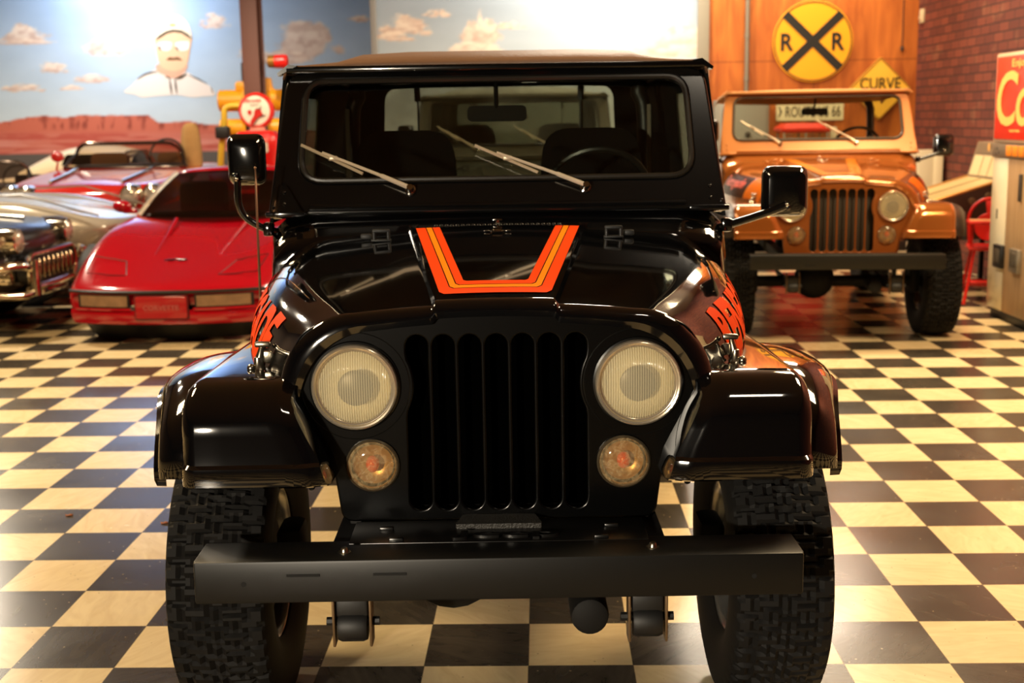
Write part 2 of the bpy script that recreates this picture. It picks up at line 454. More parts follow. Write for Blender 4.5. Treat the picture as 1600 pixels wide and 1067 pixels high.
        b.build('hood_catch', bolt, hood)
        b = B(); b.tube([(sx * .553, .46, .92), (sx * .553, .46, 1.0)], .012, 10); b.build('hood_stop', rubber, hood)
    b = B(); s = .88; y = hood_y(s); z = hood_top(s, 0) + .002
    b.tube([(.026 * cos(t), y + .03 * sin(t), z + .002) for t in [2 * pi * k / 6 for k in range(6)]], .003, 8, closed=True)
    for q in (-1, 1): b.box((q * .034, y, z + .002), (.018, .012, .005), .002)
    b.build('footman_loop', chrome, hood)
    # cowl
    prof = lambda w, zt, yb: [(w, .62), (w, zt - .14), (w - .01, zt - .05), (w - .05, zt - .012), (w - .16, zt), (0, zt + .006)]
    rows = []
    for (y, w, zt) in ((1.335, .728, 1.175), (1.35, .734, 1.205), (1.40, .745, 1.228), (1.455, .756, 1.262), (1.52, .757, 1.268)):
        h = prof(w, zt, 0); rows.append([(-x, y, z) for x, z in h] + [(x, y, z) for x, z in h[-2::-1]])
    rows[0:0] = [[(x * .96, 1.335, z - .02) for x, y, z in rows[0]]]
    b = B(); b.grid(rows); cowl = b.build('cowl', body, T, ang=35)
    b = B()
    for k in range(24): b.ball((-.20 + k * .4 / 23, 1.372, 1.231), .0075, 8, (1, 1, .8))
    b.build('vent_holes', mat('vent_black', (20, 19, 18), .3), cowl)
    b = B(); b.tube([(0, 1.39, 1.235), (0, 1.39, 1.247)], .005, 8); b.box((0, 1.39, 1.248), (.03, .01, .006), .002); b.build('washer_nozzle', chrome, cowl)
    # fenders with flares
    for sx in (-1, 1):
        path = [(1.34, .90), (1.25, .925), (1.0, .945), (.6, .958), (.3, .964)]
        for k in range(1, 9):
            a = .5 * pi * k / 8; path.append((.275 - .125 * sin(a) * 1.0, .850 + .114 * cos(a)))
        path += [(.146, .81), (.142, .785), (.130, .778), (.128, .765), (.130, .735), (.142, .728), (.175, .73)]
        rows = []; ro = .038
        for i, (y, z) in enumerate(path):
            a = path[max(i - 1, 0)]; c = path[min(i + 1, len(path) - 1)]; n = Vector((0, -(c[1] - a[1]), c[0] - a[0])).normalized()
            if i <= 4: n = Vector((0, 0, 1))
            elif i > 12: n = Vector((0, -1, 0))
            elif n.z < -.01 or n.y > 0: n = -n
            xi = interp([.13, .3, 1.0, 1.34], [.50, .47, .60, .66], y) if i <= 6 else interp([.728, .78, .86, .93], [.40, .415, .455, .485], z)
            xo = .742 if y < 1 else lerp(.742, .765, (y - 1) / .34)
            row = [Vector((lerp(xi, xo - ro, t), y, z)) + n * (-.014 * (1 - smooth(0, .16, t)) if i > 4 else 0) for t in (0, .05, .1, .16, .3, .5, .75, 1)]
            for k in range(1, 7):
                q = .5 * pi * k / 6; row.append(Vector((xo - ro + ro * sin(q), y, z)) - n * ro * (1 - cos(q)))
            row.append(Vector((xo, y, z)) - n * (ro + .03))
            row = [row[0] + Vector((-.012, .17 if i > 4 else 0, -.05 if i <= 4 else 0)), row[0] + Vector((-.006, .02 if i > 4 else 0, -.01 if i <= 4 else 0))] + row
            rows.append([Vector((p.x * sx, p.y, p.z)) for p in row])
        b = B(); b.grid(rows); f = b.build('fender', P['fender'], T, ang=40)
        if P.get('flare'):
            Po = crom([(.235, .728), (.240, .765), (.290, .823), (.41, .868), (.6, .884), (.80, .866), (.96, .80), (1.05, .71), (1.09, .60)], 6)
            Po = [(p.x, p.y) for p in crom([(y, z, 0) for y, z in [(.235, .728), (.240, .765), (.290, .823), (.41, .868), (.6, .884), (.80, .866), (.96, .80), (1.05, .71), (1.09, .60)]], 6)]
            Pi = [(p.x, p.y) for p in crom([(y, z, 0) for y, z in [(.19, .74), (.195, .81), (.25, .888), (.40, .938), (.6, .945), (.80, .935), (.99, .885), (1.10, .77), (1.14, .62)]], 6)]
            rows = []
            for (yo, zo), (yi, zi) in zip(Po, Pi):
                r = []
                for k in range(9):
                    q = .5 * pi * k / 8; w = 1 - cos(q); r.append(Vector((.735 + lerp(.082, .150, smooth(.2, .62, yo)) * sin(q), lerp(yi, yo, w), lerp(zi, zo, w))))
                d = Vector((0, .6 - yo, .385 - zo)).normalized()
                r += [r[-1] + Vector((.012, 0, 0)) + d * .004, r[-1] + Vector((.013, 0, 0)) + d * .036, r[-1] + Vector((-.01, 0, 0)) + d * .038]
                rows.append([Vector((p.x * sx, p.y, p.z)) for p in r])
            b = B(); b.grid(rows); b.build('fender_flare', P['flare'], f, ang=40)
    # wheels, axles, springs
    for y in (.60, 2.97):
        for sx in (-1, 1): wheel(T, sx * .703, y, sx, P['rim'])
    for y in (.60, 2.97):
        b = B(); b.tube([(-.62, y, .385), (.62, y, .385)], .042, 14); dx = -.13 if y < 1 else 0
        b.lathe([(0, -.15), (.07, -.14), (.125, -.09), (.145, 0), (.12, .10), (.05, .2), (0, .2)], 'y', (dx, y, .40), 20)
        for sx in (-1, 1): b.box((sx * .57, y, .40), (.07, .13, .19), .02)
        b.build('axle', iron, T)
    for sx in (-1, 1):
        b = B()
        for k in range(5):
            L = .50 - k * .085; b.tube([(sx * .345, .60 - L, .405 + .0 - k * .011), (sx * .345, .60, .36 - k * .012 + .06), (sx * .345, .60 + L, .405 - k * .011)], .012, 6)
        sp = b.build('leaf_spring', iron, T)
        for q in (-.043, .043):
            b = B(); b.box((sx * .345 + q, .10, .435), (.007, .05, .15), .003)
            b.build('shackle_plate', mat('shackle_steel', (110, 88, 62), .45, .6), sp)
        b = B(); b.lathe([(0, -.034), (.034, -.034), (.038, -.025), (.038, .025), (.034, .034), (0, .034)], 'x', (sx * .345, .10, .405), 18); b.tube([(sx * .345 - .062, .10, .415), (sx * .345 + .062, .10, .415)], .011, 8)
        b.box((sx * .345, .11, .455), (.075, .06, .05), .008); b.build('bushing', rubber, sp)
        b = B(); b.tube(crom([(sx * .38, .40, .70), (sx * .42, .40, .735), (sx * .475, .42, .735), (sx * .50, .45, .70), (sx * .495, .5, .62)], 6), .009, 8); b.build('brake_hose', rubber, T)
        b = B(); b.tube([(sx * .36, .14, .56), (sx * .36, 3.6, .56)], .045, 4); b.build('frame_rail', iron, T)
    b = B(); b.lathe([(0, 0), (.032, .0), (.043, .006), (.046, .02), (.046, .18), (0, .18)], 'y', (.212, .11, .408), 22); b.build('steering_damper', iron, T)
    b = B(); b.box((0, .9, .72), (.62, .9, .22), .06); b.build('engine_block', iron, T)
    b = B(); b.box((0, .31, .582), (.74, .05, .085), .008); b.build('front_crossmember', iron, T)
    # tub
    b = B()
    for sx in (-1, 1): b.box((sx * .742, 2.55, .88), (.03, 2.1, .52), .012)
    b.box((0, 3.61, .89), (1.5, .03, .54), .012); b.box((0, 2.5, .63), (1.46, 2.2, .03), .01); b.box((0, 1.56, 1.10), (1.46, .06, .28), .02)
    tub = b.build('body_tub', body, T)
    # windscreen frame
    outl = rquad([(-.757, -.012), (.757, -.012), (.703, .492), (-.703, .492)], [.01, .01, .07, .07])
    hole = rquad([(-.655, .098), (.655, .098), (.638, .456), (-.638, .456)], [.085, .085, .07, .07])
    b = B(); b.mesh(sheet(outl, [hole], .05, .01), WS_M @ Matrix.Translation((0, .01, 0)))
    wf = b.build('windscreen_frame', P['frame'], T, ang=50)
    gk = rquad([(-.650, .103), (.650, .103), (.634, .452), (-.634, .452)], [.082, .082, .068, .068])
    b = B(); b.tube([WS_M @ Vector((a, -.018, c)) for a, c in gk], .0095, 8, closed=True); b.build('gasket', P['gasket'], wf)
    b = B(); b.prism(rquad([(-.648, .105), (.648, .105), (.632, .45), (-.632, .45)], [.08, .08, .066, .066]), .012, .016); b.bm.transform(WS_M); b.build('windscreen_glass', P['glass'], wf)
    b = B(); b.tube([WS_M @ Vector((x, -.02, .012)) for x in (-.62, .62)], .009, 8); b.build('hinge_bead', P['frame'], wf)
    for sx in (-1, 1):
        b = B(); b.prism([(sx * .640, -.008), (sx * .745, -.008), (sx * .736, .085), (sx * .700, .085), (sx * .690, .078)], -.034, -.026); b.bm.transform(WS_M)
        for q in ((.70, .06), (.70, .02), (.735, .01)): b.ball(WS_M @ Vector((sx * q[0], -.036, q[1])), .006, 8)
        b.box(WS_M @ Vector((sx * .695, -.032, -.014)), (.13, .02, .018), .004)
        b.build('hinge_bracket', P['frame'], wf)
    for sx, tip in ((-1, (-.648, .225)), (1, (-.072, .213))):
        pv = (-.286, .066) if sx < 0 else (.292, .066); W = lambda a, v, o: WS_M @ Vector((a, -o, v)); mid = (lerp(pv[0], tip[0], .52), lerp(pv[1], tip[1], .52))
        if P.get('wiper_tip'): tip = (pv[0] - .30, .255); mid = (lerp(pv[0], tip[0], .52), lerp(pv[1], tip[1], .52))
        b = B(); b.lathe([(0, -.045), (.010, -.045), (.013, -.03), (.013, -.016), (.018, -.014), (.018, 0)], 'y', (0, 0, 0), 14); b.bm.transform(WS_M @ Matrix.Translation((pv[0], -.01, pv[1])))
        wp = b.build('windscreen_wiper', chrome, wf)
        b = B(); b.tube([W(*pv, .045), W(lerp(pv[0], tip[0], .25), lerp(pv[1], tip[1], .25), .05), W(lerp(pv[0], tip[0], .27), lerp(pv[1], tip[1], .27), .05), W(*mid, .046), W(lerp(pv[0], tip[0], .8), lerp(pv[1], tip[1], .8), .042)], [.008, .0075, .0055, .005, .004], 8); b.build('wiper_arm', mat('wiper_steel', (222, 206, 180), .3, .35), wp)
        b = B(); dx, dz = (tip[0] - pv[0]), (tip[1] - pv[1]); q = lambda t, e: (pv[0] + dx * t - dz * e, pv[1] + dz * t + dx * e)
        b.tube([W(*q(.42, .04 * -sx * 0 + .03), .03), W(*q(.7, .015), .03), W(*q(1.0, 0), .03)], .0055, 6); b.box(W(*q(.7, .008), .036), (.03, .012, .016), .004)
        b.build('wiper_blade', mat('wiper_rubber', (190, 174, 146) if sx < 0 else (44, 42, 38), .35, .3), wp)
    # cabin
    for sx in (-1, 1):
        x = sx * .37
        b = B(); b.prism(rquad([(x - .22, 0), (x + .22, 0), (x + .19, .50), (x - .19, .50)], [.03, .03, .11, .11]), -.05, .06); b.bm.transform(Matrix.Translation((0, 2.32, P.get('seat_z', 1.03))) @ Matrix.Rotation(-.18, 4, 'X'))
        st = b.build('seat', P['seat'], T, ang=60)
        b = B(); b.box((x, 2.08, .98), (.46, .5, .14), .05); b.build('seat_cushion', P['seat'], st)
        b = B(); b.tube([(sx * .63, 2.62, 1.62), (sx * .625, 2.55, 1.3), (sx * .615, 2.5, 1.0)], .011, 4); b.box((sx * .56, 2.4, 1.36), (.03, .01, .05), .006); b.build('seat_belt', mat('belt_grey', (120, 108, 92), .6), T)
    b = B(); C = Vector((.36, 1.86, 1.30)); ax = Matrix.Rotation(-1.05, 3, 'X')
    b.tube([C + ax @ Vector((.185 * cos(t), .185 * sin(t), 0)) for t in [2 * pi * k / 36 for k in range(36)]], .012, 8, closed=True)
    for t in (0, pi): b.tube([C, C + ax @ Vector((.18 * cos(t), .18 * sin(t), 0))], .01, 6)
    b.tube([C, C + ax @ Vector((0, 0, -.25))], .02, 8); b.build('steering_wheel', mat('wheel_black', (28, 27, 25), .35), T)
    b = B(); b.prism(rrect(-.10, 1.562, .104, 1.616, .018), 1.69, 1.712); b.tube([(0, 1.66, 1.70), (0, 1.70, 1.60)], .008, 6)
    b.build('rear_view_mirror', mat('mirror_black', (6, 6, 6), .6, spec=.15), T)
    b = B(); b.tube(crom([(-.62, 2.68, .7), (-.62, 2.68, 1.5), (-.59, 2.68, 1.67), (-.5, 2.68, 1.73), (.5, 2.68, 1.73), (.59, 2.68, 1.67), (.62, 2.68, 1.5), (.62, 2.68, .7)], 5), .032, 10); b.build('roll_bar', mat('roll_black', (14, 14, 13), .45), T)
    # soft top
    xs = [-.712, -.70, -.64, -.54, -.47, -.30, 0, .30, .47, .54, .64, .70, .712]; rows = []
    full_top = P.get('full_top', True)
    sta = ((1.585, 1.742, .012), (1.60, 1.757, .012), (1.70, 1.760, .03), (1.85, 1.762, .047), (2.1, 1.764, .055), (2.7, 1.765, .055), (3.4, 1.760, .05), (3.62, 1.750, .035)) if full_top else ((1.585, 1.735, .012), (1.60, 1.745, .012), (1.70, 1.745, .018), (1.85, 1.742, .022), (2.1, 1.73, .03), (2.5, 1.715, .02), (2.68, 1.68, -.02))
    for y, zb, cr in sta:
        rows.append([(x, y, zb + cr * (1 - smooth(.42, .62, abs(x)) if full_top else 1 - (abs(x) / .712) ** 2.5) - (.03 if abs(x) > .71 else 0)) for x in xs])
    b = B(); b.grid(rows); top = b.build('soft_top', P['top'], T, ang=60, solid=.008)
    b = B(); b.box((0, 1.60, 1.742), (1.405, .05, .022), .006)
    for sx in (-1, 1): b.prism([(sx * .66, 1.755), (sx * .725, 1.722), (sx * .728, 1.732), (sx * .69, 1.760)], 1.575, 1.63)
    b.build('header_bar', P['frame'] if full_top else P['top'], top)
    if full_top:
        inner = P['liner']
        for sx in (-1, 1):
            M = Matrix(((0, sx, 0, 0), (1, 0, 0, 0), (0, 0, 1, 0), (0, 0, 0, 1)))
            o_ = [(1.50, 1.24), (3.62, 1.24), (3.62, 1.735), (1.64, 1.752)]
            hs = [rquad([(1.66, 1.30), (2.42, 1.30), (2.42, 1.66), (1.76, 1.66)], .05)]
            tilt = Matrix.Translation((sx * .757, 0, 1.24)) @ Matrix.Rotation(-sx * atan(.047 / .5), 4, 'Y') @ Matrix.Translation((0, 0, -1.24))
            b = B(); b.mesh(sheet(o_, hs, .012), tilt @ M); sc = b.build('side_curtain', inner, top)
            b = B()
            for h_ in hs: b.prism(h_, -.002, .002)
            b.bm.transform(tilt @ M); b.build('side_window', P['vinyl'], sc)
        b = B(); o_ = [(-.745, 1.12), (.745, 1.12), (.705, 1.742), (.60, 1.765), (0, 1.775), (-.60, 1.765), (-.705, 1.742)]; h_ = rquad([(-.585, 1.25), (.585, 1.25), (.565, 1.728), (-.565, 1.728)], .07)
        b.mesh(sheet(o_, [h_], .012), Matrix.Translation((0, 3.62, 0))); rp = b.build('rear_curtain', inner, top)
        b = B(); b.prism(h_, -.002, .002); b.bm.transform(Matrix.Translation((0, 3.62, 0))); b.build('rear_window', P['vinyl'], rp)
        for sx in (-1, 1):
            b = B(); b.tube([(sx * .405, 3.58, 1.735), (sx * .402, 3.58, 1.66)], .016, 6); b.tube([(sx * .402, 3.59, 1.66), (sx * .40, 3.60, 1.25)], .005, 6); b.build('curtain_strap', rubber, rp)
    else:
        for sx in (-1, 1):
            b = B(); b.tube([(sx * .60, 2.66, 1.715), (sx * .56, 2.67, 1.66)], .014, 6); b.build('top_strap', rubber, top)
    # outside mirrors
    for sx, c, s_, arm in ((-1, (-.822, 1.452), (.122, .166), [(-.845, 1.385), (-.847, 1.31), (-.825, 1.262), (-.765, 1.225), (-.72, 1.215)]), (1, (.951, 1.320), (.150, .166), [(.945, 1.275), (.90, 1.258), (.83, 1.235), (.765, 1.215), (.71, 1.20)])):
        b = B(); n = rrect(-.5, -.5, .5, .5, .2, 5)
        b.loft([[(c[0] + a * s_[0] * k, y, c[1] + q * s_[1] * k) for a, q in n] for y, k in ((1.425, .60), (1.430, .80), (1.445, .93), (1.462, 1.0), (1.485, 1.0), (1.490, .94), (1.486, .9))])
        mi = b.build('side_mirror', P['mirror'], T, ang=35)
        b = B(); b.tube(crom([(a, 1.42 + .03 * i / 4, q) for i, (a, q) in enumerate(arm)], 5), [.0115] * 21 if sx < 0 else [.013] * 21, 10)
        b.box((arm[3][0] - sx * .01, 1.44, arm[3][1]), (.035, .04, .045), .008); b.ball((c[0] + (-.03 if sx < 0 else .0), 1.42, c[1] - .05), .011, 10); b.build('mirror_arm', P['mirror'], mi)
        b = B(); b.ball((arm[0][0], 1.408, arm[0][1] + .005), .007, 10); b.build('mirror_bolt', chrome, mi)
    if P.get('antenna'):
        b = B(); b.tube([(-.769, 1.31, .98), (-.762, 1.30, 1.385), (-.7618, 1.30, 1.386), (-.7615, 1.3, 1.43)], [.0045, .0035, .0025, .0025], 8); b.ball((-.7615, 1.3, 1.43), .0045, 8); b.box((-.758, 1.31, 1.0), (.03, .02, .04), .006)
        b.build('antenna', mat('antenna_steel', (190, 150, 120), .3, .9), T)
    return T
def lens_mat():
    if 'lens' in MATS: return MATS['lens']
    m = glass_mat('lens', (240, 232, 210), .06, .04)
    nt = m.node_tree; N = nt.nodes.new; L = nt.links.new
    tc = N('ShaderNodeTexCoord'); wv = N('ShaderNodeTexWave'); wv.wave_type = 'BANDS'; wv.bands_direction = 'X'; wv.inputs['Scale'].default_value = 55
    L(tc.outputs['Object'], wv.inputs['Vector']); bp = N('ShaderNodeBump'); bp.inputs['Strength'].default_value = .5; bp.inputs['Distance'].default_value = .004
    L(wv.outputs['Fac'], bp.inputs['Height'])
    for n in nt.nodes:
        if n.type in ('BSDF_GLOSSY', 'LAYER_WEIGHT'): L(bp.outputs['Normal'], n.inputs['Normal'])
    # pale diffuse along the moulded flutes stands in for reflected light
    df = N('ShaderNodeBsdfDiffuse'); df.inputs[0].default_value = (*lin((250, 238, 200)), 1)
    out = [n for n in nt.nodes if n.type == 'OUTPUT_MATERIAL'][0]; last = out.inputs[0].links[0].from_socket
    mr = N('ShaderNodeMapRange'); mr.inputs[3].default_value = .16; mr.inputs[4].default_value = .36; L(wv.outputs['Fac'], mr.inputs[0])
    mx = N('ShaderNodeMixShader'); L(mr.outputs[0], mx.inputs[0]); L(last, mx.inputs[1]); L(df.outputs[0], mx.inputs[2]); L(mx.outputs[0], out.inputs[0])
    return m
# ---------------------------------------------------------------- the three off-road vehicles
black_paint = mat('black_paint', (6, 6, 7), .07, 0, 1, spec=.6)
satin_black = mat('satin_black', (13, 12, 11), .3)
bumper_black = mat('bumper_black', (14, 14, 13), .42, spec=.3, vary=(40, .15))
orange_red = mat('decal_orange', (240, 72, 16), .6, spec=.06)
amber = mat('decal_amber', (252, 138, 16), .6, spec=.06)
pin = mat('decal_black', (10, 9, 9), .25)
windshield = glass_mat('windscreen_glass', (235, 238, 232), .025)
vinyl = glass_mat('clear_vinyl', (214, 214, 206), .03, .02, film=((190, 182, 164), .30, 4))
silver = mat('wheel_silver', (190, 188, 182), .25, .9)
stripes = [(0, .40, 'hood_stripe', orange_red), (.40, .44, 'pinstripe', pin), (.44, .66, 'hood_stripe', amber), (.66, .70, 'pinstripe', pin), (.70, 1, 'hood_stripe', orange_red)]
JB = dict(body=black_paint, fender=black_paint, flare=black_paint, grille=mat('grille_black', (2, 2, 2), .24, spec=.22), frame=mat('frame_black', (10, 10, 10), .16, 0, .5),
          bumper=bumper_black, cover=satin_black, top=mat('brown_vinyl', (122, 90, 66), .5, bump=(60, .25), vary=(3, .25)), trim=satin_black, mirror=mat('mirror_gloss', (9, 9, 9), .12, 0, .6),
          radiator=mat('radiator_black', (1, 1, 1), 1, spec=0), lampring=mat('lamp_black', (12, 12, 11), .25), rim=silver, gasket=mat('gasket_rubber', (34, 30, 24), .3), glass=windshield,
          seat=mat('seat_black', (6, 6, 6), .9, spec=.2), liner=mat('liner_black', (8, 8, 7), .9, spec=.2), vinyl=vinyl, stripes=stripes, antenna=True,
          flank=[('RENEGADE', orange_red, .44, 1.22, .03, .185, dict(bold=.045, spacing=.96))])
JEEP = off_roader('black off-road vehicle with orange hood stripes, parked nearest on the checkered floor', (-.105, 2.65, 0), .027, JB)

gold = mat('gold_paint', (178, 104, 46), .16, .55, .8, vary=(400, .12))
gold_flat = mat('gold_frame', (186, 118, 58), .28, .2, .3)
gold_grille = mat('gold_grille', (150, 84, 34), .3, .3)
def flank_patch():
    P = rrect(-.5, -.5, .5, .5, .06, 3); me = sheet(P, (), .0002); bm = bmesh.new(); bm.from_mesh(me); bmesh.ops.triangulate(bm, faces=bm.faces[:])
    for _ in range(5):
        es = [e for e in bm.edges if e.calc_length() > .12]
        if not es: break
        bmesh.ops.subdivide_edges(bm, edges=es, cuts=1); bmesh.ops.triangulate(bm, faces=bm.faces[:])
    bm.to_mesh(me); bm.free(); return me
JG = dict(JB)
JG.update(body=gold, fender=gold, flare=mat('flare_dark', (40, 30, 22), .4), grille=gold_grille, frame=gold_flat, bumper=mat('bumper_grey', (26, 25, 20), .45, spec=.3), cover=gold_grille, bumper_w=.645, bumper_dz=.035, seat_z=.78,
          top=mat('tan_canvas', (206, 146, 88), .8, bump=(300, .3)), radiator=mat('radiator_grey', (52, 44, 32), .6), lampring=gold_grille, antenna=False, full_top=False, wiper_tip=True,
          signal_ring=mat('chrome', (225, 220, 210), .08, 1), rest=gold_flat, stripes=[(0, 1, 'hood_stripe', mat('gold_stripe', (236, 140, 40), .2, .2, .5))],
          seat=mat('seat_dark', (26, 22, 18), .8), gasket=mat('gasket_grey', (70, 62, 50), .3),
          flank=[(flank_patch, mat('decal_brown', (86, 44, 18), .25), .62, 1.26, .06, .24, {}), (flank_patch, mat('decal_sun', (240, 134, 30), .25), .36, .60, .06, .24, {}), ('Renegade', mat('decal_red', (226, 74, 26), .3), .68, 1.2, .10, .21, dict(bold=.02, font_shear=.2))])
GOLD = off_roader('gold off-road vehicle with tan bikini top and chrome-ringed headlights, by the wood wall', (2.05, 8.33, 0), -.07, JG)
JT = dict(JB)
JT.update(body=mat('olive_black', (58, 60, 52), .25, 0, .4), fender=mat('olive_black', (58, 60, 52)), flare=None, grille=mat('olive_black', (30, 31, 27)), frame=mat('olive_frame', (96, 96, 86), .35), antenna=False, stripes=None, flank=[],
          top=mat('grey_canvas', (130, 130, 118), .8), liner=mat('grey_liner', (70, 70, 62), .85), wiper_tip=True)
THIRD = off_roader('dark grey-green off-road vehicle seen only through the black one\'s rear window', (-.2, 8.05, 0), 0, JT)
# ------------------------------------------------------------------ other cars
def car_skin(sta, bow=0, bow_end=1.2, w0=.85):
    """sta: (y, half profile from sill to centre line). Nose bowed in plan."""
    rows = []
    def off(x, y): return bow * (abs(x) / w0) ** 2.4 * max(0, 1 - y / bow_end)
    for y, h in sta:
        f = [(-x, z) for x, z in h] + [(x, z) for x, z in h[-2::-1]] if h[-1][0] == 0 else None
        rows.append([(x, y + off(x, y), z) for x, z in f])
    def cap(r, dy):
        zm = sum(p[2] for p in r) / len(r); return [(p[0] * .9, p[1] + dy, zm + (p[2] - zm) * .02) for p in r]
    rows = [cap(rows[0], .015)] + rows + [cap(rows[-1], -.015)]
    b = B(); b.grid(rows); return b, off
dark_glass = glass_mat('dark_glass', (150, 140, 130), .06, .0)
trim_chrome = mat('trim_chrome', (230, 220, 200), .12, 1)
def car_wheel(T, x, y, r=.32, w=.22, m=None):
    s = 1 if x > 0 else -1
    b = B(); b.lathe([(r * .6, -w / 2), (r * .9, -w / 2), (r, -w * .36), (r, w * .36), (r * .9, w / 2), (r * .6, w / 2)], 'x', (x, y, r), 36)
    o = b.build('wheel', mat('car_tire', (22, 21, 20), .6), T)
    b = B(); b.lathe([(r * .62, s * w * .46), (r * .5, s * w * .42), (r * .3, s * w * .3), (r * .12, s * w * .4), (0, s * w * .42)], 'x', (x, y, r), 28); b.build('hubcap', trim_chrome, o)

# --- red wedge coupe
red = mat('red_paint', (166, 11, 26), .16, 0, .6, spec=.4)
def wedge_coupe():
    T = thing('sports_coupe', 'red wedge-nosed sports coupe with blank front plate, left of the black off-road vehicle', 'car', (-2.72, 8.72, 0), 0)
    P = lambda a, *h: (a, list(h))
    sta = [P(0, (.30, .15), (.60, .15), (.70, .19), (.735, .31), (.725, .385), (.48, .40), (.25, .405), (0, .41)),
           P(.12, (.4, .17), (.66, .175), (.765, .24), (.79, .34), (.765, .44), (.52, .448), (.25, .445), (0, .445)),
           P(.5, (.5, .16), (.76, .17), (.82, .28), (.83, .45), (.76, .615), (.54, .57), (.25, .53), (0, .52)),
           P(1.05, (.55, .16), (.81, .18), (.87, .33), (.875, .55), (.79, .775), (.58, .70), (.28, .665), (0, .655)),
           P(1.62, (.55, .16), (.83, .18), (.875, .35), (.88, .60), (.79, .825), (.62, .80), (.30, .80), (0, .80)),
           P(2.5, (.55, .16), (.84, .18), (.88, .35), (.885, .62), (.82, .84), (.66, .86), (.30, .86), (0, .86)),
           P(3.4, (.55, .18), (.85, .2), (.89, .37), (.895, .64), (.82, .88), (.62, .90), (.30, .91), (0, .91)),
           P(4.1, (.55, .26), (.80, .28), (.85, .4), (.85, .64), (.80, .84), (.6, .86), (.30, .86), (0, .86)),
           P(4.28, (.55, .32), (.75, .34), (.80, .42), (.80, .62), (.76, .78), (.6, .8), (.30, .8), (0, .8))]
    b, off = car_skin(sta, .20, 1.4, .80); body = b.build('body', red, T, sub=2)
    fy = lambda x: off(x, 0)
    def zhood(x, y):
        for (y0, a), (y1, c) in zip(sta, sta[1:]):
            if y0 <= y <= y1: break
        t = (y - y0) / (y1 - y0); g = lambda h: interp([p[0] for p in h[::-1][:4]], [p[1] for p in h[::-1][:4]], abs(x)); return lerp(g(a), g(c), t)
    b = B(); xs = [-.715 + 1.43 * k / 24 for k in range(25)]
    b.tube([(x, fy(x) - .012 + .06 * max(0, abs(x) - .62), .392) for x in xs], .014, 6); b.build('rub_strip', mat('strip_black', (26, 20, 18), .4), T)
    for sx in (-1, 1):
        b = B(); rows = []
        for z in (.275, .375): rows.append([(sx * x, fy(x) - .017, z) for x in (.235, .32, .40, .48, .56, .64)])
        b.grid(rows); o = b.build('lamp_recess', mat('recess_black', (18, 10, 10), .5), T)
        b = B(); rows = []
        for z in (.288, .366): rows.append([(sx * x, fy(x) - .022, z) for x in (.25, .32, .40, .48, .56, .62)])
        b.grid(rows); b.build('lamp_lens', mat('fog_lens', (150, 118, 92), .3, .3, .5, vary=(14, .5)), o)
        b = B(); b.tube([(sx * x, fy(x) - .024, .268) for x in (.225, .32, .40, .48, .56, .655)], .010, 6); b.build('lamp_sill', red, o)
        # pop-up lamp lid outline
        pts = [(.34, .25), (.63, .25), (.665, .5), (.42, .52)]; P2 = []
        for i in range(4):
            for k in range(6): P2.append(Vector(pts[i]).lerp(Vector(pts[(i + 1) % 4]), k / 6))
        b = B(); b.tube([(sx * p.x, p.y + .03, zhood(p.x, p.y) - .003 + (.012 if p.x > .5 else .004)) for p in P2], .0045, 4, closed=True); b.build('headlamp_lid', mat('gap_red', (70, 4, 10), .5), T)
    b = B(); b.mesh(sheet(rrect(-.185, .205, .185, .365, .012), (), .014, .004), Matrix.Translation((0, -.028, 0))); pl = b.build('plate_panel', red, T)
    b = B(); b.mesh(sheet(rrect(-.195, .196, .195, .374, .014), (), .01), Matrix.Translation((0, -.018, 0))); b.build('plate_gap', mat('gap_red', (70, 4, 10), .5), pl)
    b = B(); b.mesh(text('CORVETTE', .034, .255, .006, bold=.01), Matrix.Translation((0, -.038, .285))); b.build('embossed_word', mat('emboss_pink', (186, 92, 92), .3), pl)
    b = B(); x0, y0 = -.06, .62; z0 = zhood(x0, y0)
    for sg in (-1, 1): b.box((x0 + sg * .045, y0, z0 + .006), (.07, .05, .008), .003, Matrix.Rotation(sg * .35, 3, 'Z')); b.tube([(x0 + sg * .08, y0 - .05, z0 + .008), (x0 - sg * .03, y0 + .05, z0 + .008)], .005, 6)
    b.build('nose_badge', mat('badge_dark', (80, 50, 48), .25, .8), T)
    b = B(); b.grid([[(x * k, fy(x * k) - dy, z) for x in [-.71 + 1.42 * j / 20 for j in range(21)]] for z, k, dy in ((.262, 1.0, .014), (.235, 1.005, .022), (.195, .995, .020), (.16, .97, .004), (.15, .95, -.03))]); b.build('bumper_skin', red, T)
    # black lower valance
    b = B(); rows = []
    for z, k in ((.165, .96), (.10, .93), (.02, .86)): rows.append([(x * k, fy(x) + .09 + (.20 - z) * .6, z) for x in [-.70 + 1.4 * j / 14 for j in range(15)]])
    b.grid(rows); b.build('valance', mat('valance_black', (14, 13, 13), .6), T)
    for sx in (-1, 1):
        for y in (.98, 3.42): car_wheel(T, sx * .755, y, .325, .24)
    # glasshouse
    n = 12; base = [(x, 1.50 + .26 * (abs(x) / .70) ** 2, .795 + .012) for x in [-.70 + 1.4 * k / n for k in range(n + 1)]]
    topl = [(x, 2.36 + .14 * (abs(x) / .57) ** 2, 1.165 - .03 * (abs(x) / .57) ** 2) for x in [-.57 + 1.14 * k / n for k in range(n + 1)]]
    rows = [[Vector(a).lerp(Vector(c), t) + Vector((0, 0, .025 * sin(pi * t))) for a, c in zip(base, topl)] for t in [k / 6 for k in range(7)]]
    b = B(); b.grid(rows); b.build('windscreen', glass_mat('coupe_glass', (120, 104, 92), .10, .02), T)
